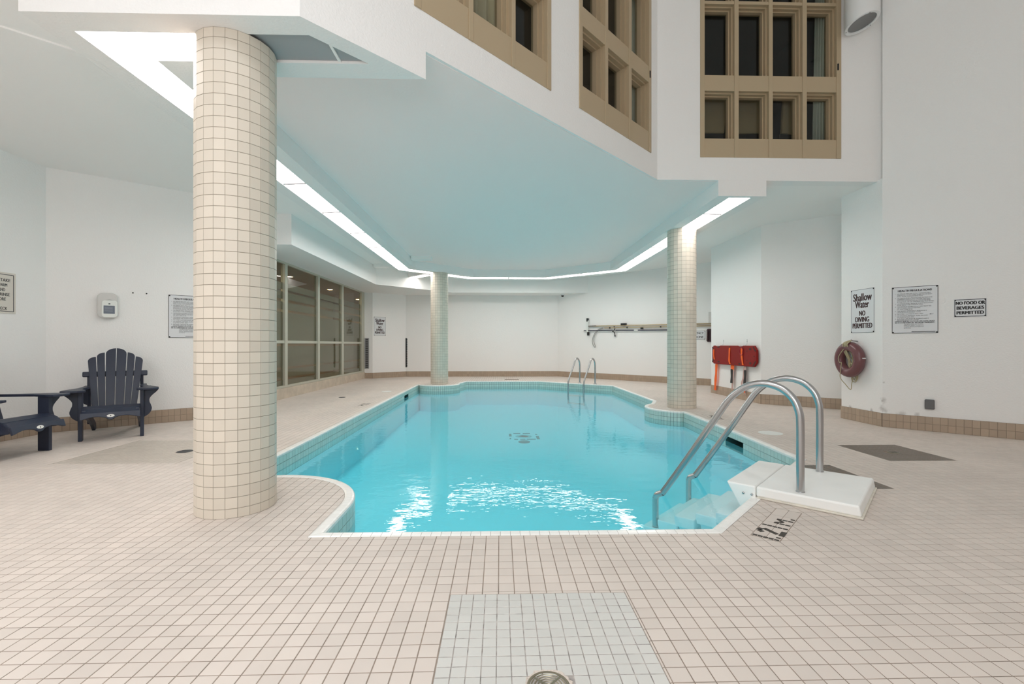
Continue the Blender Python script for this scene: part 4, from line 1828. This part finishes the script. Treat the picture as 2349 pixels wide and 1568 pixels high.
# outlet box on the right wall
t = on_wall('outlet_box', 'square grey outlet cover low on the right wall', 'outlet', 0, 0, .357, RZR)
put(t, RWL, 5.712)
b_ = MB()
b_.prism(rrect(.098, .128, .012), 0, .03, XZ)
b_.build('cover', GREYP, t, bevel=.005)
b_ = MB()
b_.prism(rrect(.082, .112, .008), .03, .033, XZ)
b_.build('flap', mat('grey_flap', (.13, .13, .135), .45), t)

# vents by the glass wall
t = on_wall('wall_grille', 'tall narrow dark grille beside the end of the glass wall', 'grille', -4.515, 15.858, .855, 0.04)
b_ = MB()
b_.bounds((-.07, -.02, -.52), (.07, 0, .52))
b_.build('frame', mat('grey_grille_frame', (.32, .32, .33), .5), t, bevel=.003)
for k in range(16):
    b_ = MB()
    b_.bounds((-.045, -.026, -.49 + k * .0625), (.045, -.016, -.445 + k * .0625))
    b_.build('louvre', DGREY, t)
t = on_wall('wall_grille', 'thin dark grille edge at the corner of the far wall', 'grille', -3.372, 16.772, .86, math.atan2(.93, .99))
b_ = MB()
b_.bounds((-.035, -.03, -.525), (.035, 0, .525))
b_.build('frame', DGREY, t, bevel=.003)
b_ = MB()
for k in range(12):
    b_.bounds((-.025, -.034, -.5 + k * .085), (.025, -.03, -.44 + k * .085))
b_.build('louvres', BLACK, t)

# security camera under the far soffit
t = thing('security_camera', 'tiny black and white dome camera under the far soffit', 'camera', (2.20, 16.25, ZS))
b_ = MB()
b_.lathe([(.07, 0), (.07, -.03), (.055, -.045)], 24)
b_.build('base', LAMPW, t, smooth=True)
b_ = MB()
b_.lathe([(.05, -.04), (.045, -.07), (.025, -.09), (.001, -.097)], 20, cap=False)
b_.build('dome', BLACK, t, smooth=True)

# ------------------------------------------------------------------ poles and telephone on the far right wall


def dw(x):
    return on_line(*DWL, x)


RZD = math.atan2(-5.79, 5.66)
DWv = (Vector(DWL[1]) - Vector(DWL[0])).normalized()


def pole_thing(name, label, cat, x0, z0, x1, z1, off, m, r_, extras):
    p0, p1 = dw(x0), dw(x1)
    t = thing(name, label, cat, (p0.x, p0.y, z0), RZD)
    L = (p1 - p0).length
    b_ = MB()
    b_.tube([(0, -off, 0), (L, -off, z1 - z0)], r_, 12)
    b_.build('pole', m, t, smooth=True)
    extras(t, L, z1 - z0)
    return t


def ex_upper(t, L, dz):
    # the vacuum head: white bar with dark ends, hanging upright
    b_ = MB()
    b_.bounds((-.035, -.09, -.20), (.035, -.03, .20))
    b_.build('brush_head', PALEP, t, bevel=.008)
    for z_ in (.215, -.255):
        b_ = MB()
        b_.bounds((-.03 + (.03 if z_ < 0 else 0), -.095, z_ - .06), (.03 + (.03 if z_ < 0 else 0), -.025, z_ + .06))
        b_.build('bumper', BLACK, t, bevel=.01)
    b_ = MB()
    b_.tube([(0.02, -.06, 0), (.35, -.06, .005)], .022, 10)
    b_.build('swivel', STEEL, t)
    for f_ in (.80, .825):
        b_ = MB()
        b_.bounds((L * f_ - .05, -.10, dz * f_ - .035), (L * f_ + .05, -.02, dz * f_ + .05))
    b_ = MB()
    b_.bounds((L * .33 - .09, -.10, -.005), (L * .33 + .09, -.02, .06))
    b_.build('clamp', BLACK, t, bevel=.006)


pole_thing('vacuum_pole', 'tan telescopic pole with a white vacuum head on the far right wall', 'pole', 3.03, 1.775, 5.98, 1.735, .06, POLE_T, .018, ex_upper)


def ex_mid(t, L, dz):
    for f_ in (.06, .24, .56, .64, .675):
        b_ = MB()
        b_.lathe([(.024, -.02), (.024, .02)], 12, Matrix.Translation((L * f_, -.06, dz * f_)) @ Matrix.Rotation(R(90), 4, 'Y'))
        b_.build('collar', BLACK, t)
    # flexible hose looping down from the near end
    pts = catmull([(-.05, -.05, .01), (-.2, -.05, -.02), (-.38, -.05, -.16), (-.48, -.05, -.38), (-.46, -.05, -.55), (-.38, -.05, -.64), (-.36, -.05, -.60),
                   (-.42, -.05, -.45), (-.40, -.05, -.26), (-.25, -.05, -.08), (-.05, -.05, .0)], 6)
    b_ = MB()
    b_.tube(pts, .010, 8)
    b_.build('net_loop', mat('grey_hose', (.30, .30, .29), .5), t, smooth=True)


pole_thing('skimmer_pole', 'tan skimmer pole with a hanging wire loop, just under the upper pole', 'pole', 3.50, 1.70, 5.98, 1.675, .06, POLE_T, .016, ex_mid)


def ex_low(t, L, dz):
    for (a_, b__) in ((.30, .325), (.50, .535)):
        c_ = MB()
        c_.tube([(L * a_, -.06, dz * a_), (L * b__, -.06, dz * b__)], .021, 12)
        c_.build('joint', LAMPW, t)
    c_ = MB()
    c_.lathe([(.016, -.02), (.016, .02)], 12, Matrix.Translation((-.03, -.06, 0)) @ Matrix.Rotation(R(90), 4, 'Y'))
    c_.build('tip', LAMPW, t)
    c_ = MB()
    c_.bounds((L * .56, -.085, .0), (L * .58, -.035, .05))
    c_.build('catch', BLACK, t)


pole_thing('brush_pole', 'dark blue pole, lowest of the poles on the far right wall', 'pole', 2.93, 1.63, 5.6, 1.575, .06, POLE_B, .017, ex_low)
p = dw(3.755)
t = thing('pole_hook', 'black wall hook carrying the poles, left of the right column', 'hook', (p.x, p.y, 1.58), RZD)
b_ = MB()
b_.tube(catmull([(-.03, -.02, .17), (.02, -.04, .10), (.02, -.09, .03), (-.03, -.10, .0), (.02, -.06, -.04), (.03, -.05, -.14)], 5), .014, 8)
b_.build('hook_bar', BLACK, t, smooth=True)
b_ = MB()
b_.lathe([(.026, -.01), (.026, .02)], 12, Matrix.Translation((.03, -.045, -.155)))
b_.build('knob', BLACK, t)
# emergency telephone sign and the telephone
p = dw(5.60)
t = thing('telephone_sign', 'small emergency telephone sign beside the right column', 'sign', (p.x, p.y, 1.42), RZD)
board(t, .58, .25, SIGNW, bw=.006, inset=.004)
text("EMERGENCY", .085, (0, -.0066, .055), t, DGREY, width=.48, bold=.001)
text("TELEPHONE", .085, (0, -.0066, -.055), t, DGREY, width=.48, bold=.001)
p = dw(5.93)
t = thing('wall_telephone', 'dark maroon telephone half hidden by the wall edge', 'telephone', (p.x, p.y, 1.41), RZD)
b_ = MB()
b_.prism([(-.12, -.15), (-.09, -.185), (.12, -.185), (.12, .18), (-.09, .18), (-.12, .15)], 0, .09, XZ)
b_.build('body', MAROONP, t, bevel=.012)
b_ = MB()
b_.tube(catmull([(-.07, -.10, .13), (-.07, -.125, .08), (-.07, -.13, 0), (-.07, -.125, -.08), (-.07, -.10, -.13)], 4), .024, 10)
b_.build('handset', MAROONP, t, smooth=True)
p = dw(5.905)
t = thing('junction_box', 'small grey box on the wall above the telephone', 'box', (p.x, p.y, 1.90), RZD)
b_ = MB()
b_.bounds((-.04, -.05, -.16), (.12, 0, .16))
b_.build('case', mat('box_grey', (.52, .52, .51), .5), t, bevel=.006)
b_ = MB()
b_.bounds((-.03, -.053, -.15), (.11, -.049, .15))
b_.build('lid', LGREY, t)

# ------------------------------------------------------------------ red spine board with straps
# wall x = 5.07, facing -x: local x runs towards the camera (-y)
t = thing('spine_board', 'red rescue spine board hanging on hooks behind the right column', 'rescue board', (5.068, 9.845, .918), R(-90))
HL, HH, CH = .940, .211, .07


def slot_poly(cx_, cz_, w_, h_, a_=0):
    pts = rrect(w_, h_, min(w_, h_) * .49, 4)
    return [(cx_ + x * math.cos(a_) - z * math.sin(a_), cz_ + x * math.sin(a_) + z * math.cos(a_)) for x, z in pts]


b_ = MB()
b_.prism([(-HL, -HH + CH), (-HL + CH, -HH), (HL - CH * 1.3, -HH), (HL, -HH + CH * 1.3), (HL, HH - CH * 1.3), (HL - CH * 1.3, HH), (-HL + CH, HH), (-HL, HH - CH)], .03, .075, XZ)
b_.build('board', RED, t, bevel=.008)
for (cx_, cz_, w_, h_, a_) in ((-.90, .14, .05, .10, .6), (-.90, -.14, .05, .10, -.6), (.87, .145, .035, .14, .8), (.87, -.145, .035, .14, -.8),
                               (.72, .14, .08, .04, 0), (.72, -.14, .08, .04, 0), (-.62, -.155, .09, .035, 0), (-.62, .175, .10, .03, 0), (.30, -.17, .08, .03, 0),
                               (-.12, .175, .06, .03, 0), (.86, 0, .03, .03, 0), (.60, .10, .025, .025, 0), (.60, -.09, .025, .025, 0), (-.75, .10, .025, .025, 0)):
    s_ = MB()
    s_.prism(slot_poly(cx_, cz_, w_, h_, a_), .074, .077, XZ)
    s_.build('hand_slot', DRED, t)


def strap(t, pts, w_, m, name, dz=.004):
    """flat webbing through (x, y, z) points"""
    b_ = MB()
    P = catmull(pts, 5)
    vs, fs = [], []
    for i, p in enumerate(P):
        ww = w_ * (1 + .12 * math.sin(i * .9))
        vs += [(p.x - ww / 2, p.y, p.z), (p.x + ww / 2, p.y, p.z), (p.x + ww / 2, p.y + dz, p.z), (p.x - ww / 2, p.y + dz, p.z)]
    for i in range(len(P) - 1):
        a_, c_ = 4 * i, 4 * i + 4
        for k in range(4):
            fs.append((a_ + k, a_ + (k + 1) % 4, c_ + (k + 1) % 4, c_ + k))
    fs += [(0, 1, 2, 3), (4 * len(P) - 1, 4 * len(P) - 2, 4 * len(P) - 3, 4 * len(P) - 4)]
    b_.add(vs, fs)
    return b_.build(name, m, t)


strap(t, [(-.845, -.082, .125), (-.84, -.086, 0), (-.82, -.082, -.115)], .05, ORANGE, 'strap')
strap(t, [(-.78, -.05, -.21), (-.80, -.05, -.42), (-.83, -.05, -.62), (-.85, -.05, -.83)], .10, ORANGE, 'strap_tail')
strap(t, [(-.10, -.082, .165), (-.11, -.086, 0), (-.115, -.083, -.13), (-.08, -.082, -.19)], .06, ORANGE, 'strap')
strap(t, [(-.04, -.05, -.21), (-.045, -.05, -.31)], .13, ORANGE, 'strap_tail')
strap(t, [(-.07, -.052, -.30), (-.07, -.052, -.45), (-.085, -.052, -.60)], .085, BLACK, 'strap_tail')
strap(t, [(.01, -.046, -.22), (-.02, -.046, -.45), (-.05, -.046, -.60), (-.06, -.046, -.74)], .06, PINKS, 'strap_tail')
strap(t, [(.40, -.082, .165), (.40, -.086, .06), (.42, -.086, -.06), (.45, -.082, -.19)], .06, ORANGE, 'strap')
strap(t, [(.47, -.05, -.21), (.47, -.05, -.30)], .08, PINKS, 'strap_tail')
strap(t, [(.48, -.052, -.29), (.48, -.052, -.42), (.455, -.052, -.57), (.45, -.052, -.66)], .085, BLACK, 'strap_tail')
strap(t, [(.44, -.046, -.24), (.40, -.046, -.45), (.34, -.046, -.58), (.40, -.046, -.70), (.47, -.046, -.78)], .06, PINKS, 'strap_tail')
strap(t, [(.44, -.05, -.68), (.45, -.05, -.75)], .06, ORANGE, 'strap_tail')
b_ = MB()
b_.tube([(.40 + .07 * math.cos(2 * PI * k / 16), -.086, .09 + .075 * math.sin(2 * PI * k / 16)) for k in range(16)], .008, 8, closed=True)
b_.build('strap_ring', mat('crimson_ring', (.35, .01, .03), .4), t)
for x in (-.50, .50):
    h = thing('board_hook', 'white wire hook above the red board, ' + ('far one' if x < 0 else 'near one'), 'hook', (5.069, 9.90 - x, 1.17), R(-90))
    b_ = MB()
    b_.tube(catmull([(.02, -.004, .08), (.02, -.006, 0), (.01, -.05, -.035), (-.06, -.12, -.05), (-.11, -.125, .01)], 5), .006, 8)
    b_.build('wire', LAMPW, h, smooth=True)
    b_ = MB()
    for z_ in (.075, .045):
        b_.lathe([(.010, 0), (.010, .006)], 10, Matrix.Translation((.02, 0, z_)) @ Matrix.Rotation(R(90), 4, 'X'))
    b_.build('screw', DGREY, h)

# ------------------------------------------------------------------ life ring with rope
t = thing('life_ring', 'maroon life ring with a coil of pale rope on the right pilaster', 'life ring', (5.358, 6.86, .925), R(-90))
b_ = MB()
b_.tube([(.195 * math.cos(2 * PI * k / 48), -.085, .195 * math.sin(2 * PI * k / 48)) for k in range(48)], .074, 24, closed=True)
b_.build('ring', RINGM, t, smooth=True)
b_ = MB()
b_.tube([(.05, -.0, .275), (.05, -.08, .285), (.05, -.10, .30)], .008, 8)
b_.build('hook', STEEL, t, smooth=True)
rng = random.Random(3)
for k in range(9):
    x0 = .02 + rng.uniform(-.02, .05)
    low = -.10 + rng.uniform(-.06, .05)
    if k > 5:
        low = -.33 + rng.uniform(-.05, .05)
    wv = rng.uniform(.02, .05)
    yy_ = -.05 - rng.uniform(0, .05) if k <= 5 else -.035
    pts = catmull([(x0, -.10, .285), (x0 - .04, -.165, .24), (x0 - .03 - wv, -.12, .12), (x0 - wv * 1.2, yy_, (low + .12) / 2), (x0 - wv, yy_, low + .04), (x0, yy_, low), (x0 + wv, yy_, low + .05),
                   (x0 + wv, yy_, .06), (x0 + .01, -.13, .16), (x0, -.165, .23), (x0 + .01, -.10, .288)], 5)
    b_ = MB()
    b_.tube(pts, .0065, 7)
    b_.build('rope', ROPE, t, smooth=True)
b_ = MB()
b_.tube(catmull([(-.03, -.15, .16), (-.09, -.15, .10), (-.13, -.16, .02), (-.10, -.16, -.05), (-.06, -.165, -.05), (-.07, -.17, -.16), (-.08, -.165, -.28), (-.06, -.10, -.38), (-.01, -.06, -.455), (.0, -.05, -.36), (.0, -.03, -.28)], 6), .0055, 7)
b_.build('rope_end', ROPE, t, smooth=True)
b_ = MB()
b_.bounds((.262, -.10, .02), (.285, -.06, .032))
b_.build('clip', LAMPW, t)

# mould at the pilaster foot
for (x, y, rz, s_, lb) in ((5.372, 6.348, RZR, .05, 'grey mould stain low on the right wall corner'),):
    pass

# ------------------------------------------------------------------ adirondack chairs


def adirondack(name, label, loc, rz):
    t = thing(name, label, 'chair', loc, rz, 'navy slatted armchairs on the left')
    XZp = XZ
    # front legs, arm brackets
    for s_ in (-1, 1):
        b_ = MB()
        b_.bounds((s_ * .287 - .019, -.06, 0), (s_ * .287 + .019, .06, .585))
        b_.build('front_leg', NAVY, t, bevel=.004)
        # curved bracket outside the leg, in the x-z plane
        prof = [(0, .585), (.135, .585), (.13, .555), (.09, .515), (.058, .47), (.055, .425), (.07, .38), (.078, .335), (.06, .285), (.025, .25), (0, .235)]
        P = [(p_.x, p_.y) for p_ in catmull([(x, z, 0) for x, z in prof], 4)]
        P = [(s_ * (x + .306), z) for x, z in P]
        b_ = MB()
        b_.prism(P, -.016, .016, XZp)
        b_.build('arm_bracket', NAVY, t, bevel=.003)
        # arm: broad at the front, cut away inside, narrow behind
        prof = [(.235, -.135), (.30, -.165), (.40, -.16), (.455, -.12), (.455, .0), (.40, .16), (.35, .30), (.325, .48), (.32, .72), (.25, .72), (.25, .50), (.262, .36), (.285, .22), (.285, .12), (.255, .02), (.235, -.06)]
        prof = [(s_ * x, y) for x, y in prof]
        b_ = MB()
        b_.prism(prof, .585, .611)
        b_.build('arm', NAVY, t, bevel=.006)
        # rear post and its bracket
        b_ = MB()
        b_.bounds((s_ * .268 - .017, .58, .12), (s_ * .268 + .017, .68, .775))
        b_.build('rear_post', NAVY, t, bevel=.004)
        prof = [(0, .585), (.085, .585), (.075, .54), (.045, .50), (.045, .46), (.055, .42), (.035, .38), (0, .36)]
        P = [(s_ * (x + .283), z) for x, z in prof]
        b_ = MB()
        b_.prism(P, -.016 - .63, .016 - .63, XZp)
        b_.build('rear_bracket', NAVY, t, bevel=.003)
        # long side board: seat stringer that becomes the rear leg
        prof = [(-.19, .30), (-.16, .375), (.0, .375), (.50, .245), (.93, .09), (.965, .0), (.84, .0), (.62, .10), (.30, .20), (0, .265), (-.17, .275)]
        b_ = MB()
        b_.prism(prof, s_ * .245 - .017, s_ * .245 + .017, YZ)
        b_.build('rear_leg', NAVY, t, bevel=.004)
    # seat slats
    for k, (y, z, tilt) in enumerate(((-.160, .353, -34), (-.083, .390, -16), (.015, .393, 3), (.115, .375, 11), (.215, .347, 14), (.315, .318, 14))):
        b_ = MB()
        b_.box((0, 0, 0), (.535, .085, .022), Matrix.Translation((0, y, z)) @ Matrix.Rotation(R(-tilt), 4, 'X'))
        b_.build('seat_slat', NAVY, t, bevel=.005)
    # front apron with a wavy lower edge
    top, n_ = .338, 24
    low = []
    for k in range(n_ + 1):
        x = .275 - .55 * k / n_
        u = abs(x) / .275
        low.append((x, .258 + .032 * math.sin(PI * min(1, u * 1.05)) ** 1.0 - (.012 if u < .12 else 0)))
    prof = [(-.275, top), (.275, top)] + low
    b_ = MB()
    b_.prism(prof, 0, .024, Matrix.Translation((0, -.178, 0)) @ Matrix.Translation((0, 0, .375)) @ Matrix.Rotation(R(-18), 4, 'X') @ Matrix.Translation((0, 0, -.375)) @ XZ)
    b_.build('apron', NAVY, t, bevel=.004)
    b_ = MB()
    b_.prism([(.036 * math.cos(2 * PI * k / 20), .017 * math.sin(2 * PI * k / 20)) for k in range(20)], .024, .028, Matrix.Translation((0, -.178, 0)) @ Matrix.Translation((0, 0, .375)) @ Matrix.Rotation(R(-18), 4, 'X') @ Matrix.Translation((0, 0, -.082)) @ XZ)
    bd_ = b_.build('badge', LOGO, t)
    b_ = MB()
    b_.prism([(-.004, -.009), (.004, -.009), (.005, .002), (.001, .010), (-.004, .004)], .028, .0288, Matrix.Translation((0, -.178, 0)) @ Matrix.Translation((0, 0, .375)) @ Matrix.Rotation(R(-18), 4, 'X') @ Matrix.Translation((0, 0, -.082)) @ XZ)
    b_.build('emblem', INK, bd_)
    # back slats: fanned, leaning back
    lean = R(-21)
    MB_ = Matrix.Translation((0, .36, .30)) @ Matrix.Rotation(lean, 4, 'X')
    LB = [(.045, .055, .102, .855), (.122, .1555, .076, .795), (.186, .2415, .076, .735)]
    for s_ in (-1, 1):
        for k, (xb, xt, wd, hh) in enumerate(LB):
            wb = wd * .80
            # outline with a rounded outer shoulder
            pts = [(xb - wb / 2, 0), (xb + wb / 2, 0), (xt + wd / 2, hh - wd * .75)]
            for q in range(1, 7):
                a_ = R(90 * q / 6)
                pts.append((xt - wd / 2 + wd * math.cos(a_) * 1.0, hh - wd * .75 + wd * .75 * math.sin(a_)))
            pts.append((xt - wd / 2, hh))
            pts = [(s_ * x, z) for x, z in pts]
            b_ = MB()
            b_.prism(pts, -.011, .011, MB_ @ XZ)
            b_.build('back_slat', NAVY, t, bevel=.004)
    # rear cross rails behind the slats
    b_ = MB()
    b_.box((0, 0, 0), (.66, .035, .07), Matrix.Translation((0, .575, .765)) @ Matrix.Rotation(lean, 4, 'X'))
    b_.build('upper_cross_rail', NAVY, t, bevel=.012)
    b_ = MB()
    b_.box((0, 0, 0), (.47, .035, .07), Matrix.Translation((0, .415, .33)) @ Matrix.Rotation(lean, 4, 'X'))
    b_.build('lower_cross_rail', NAVY, t, bevel=.004)
    return t


adirondack('adirondack_chair', 'whole navy adirondack chair against the left wall under the wall device', (-4.771, 5.83, 0), math.atan2(.334, .466))
adirondack('adirondack_chair', 'navy adirondack chair cut off by the left edge of the picture', (-4.95, 4.885, 0), R(90))


# ------------------------------------------------------------------ lettering becomes real geometry
bpy.context.view_layer.update()
dg = bpy.context.evaluated_depsgraph_get()
fonts = [o for o in bpy.data.objects if o.type == 'FONT']
made = [(o, bpy.data.meshes.new_from_object(o.evaluated_get(dg))) for o in fonts]
for o, me in made:
    par, loc, rot, scl, nm, m_ = o.parent, o.location.copy(), o.rotation_euler.copy(), o.scale.copy(), o.name.split('.')[0], o.data.materials[0]
    bold_ = o['bold']
    bpy.data.objects.remove(o, do_unlink=True)
    if not me.materials:
        me.materials.append(m_)
    if bold_:
        k_ = bold_ * 2.2 / scl.x
        vs0 = [v.co.copy() for v in me.vertices]
        fs0 = [tuple(q.vertices) for q in me.polygons]
        vs, fs = [], []
        for q_, (dx, dy) in enumerate(((-k_, 0), (k_, 0), (0, bold_ * .6), (0, -bold_ * .6))):
            o_ = len(vs)
            vs += [(v.x + dx, v.y + dy, v.z + .00015 * q_) for v in vs0]
            fs += [tuple(i + o_ for i in f_) for f_ in fs0]
        me = bpy.data.meshes.new(nm)
        me.from_pydata(vs, [], fs)
        me.materials.append(m_)
    n_ = bpy.data.objects.new(nm, me)
    COL.objects.link(n_)
    n_.parent = par
    n_.location, n_.rotation_euler, n_.scale = loc, rot, scl
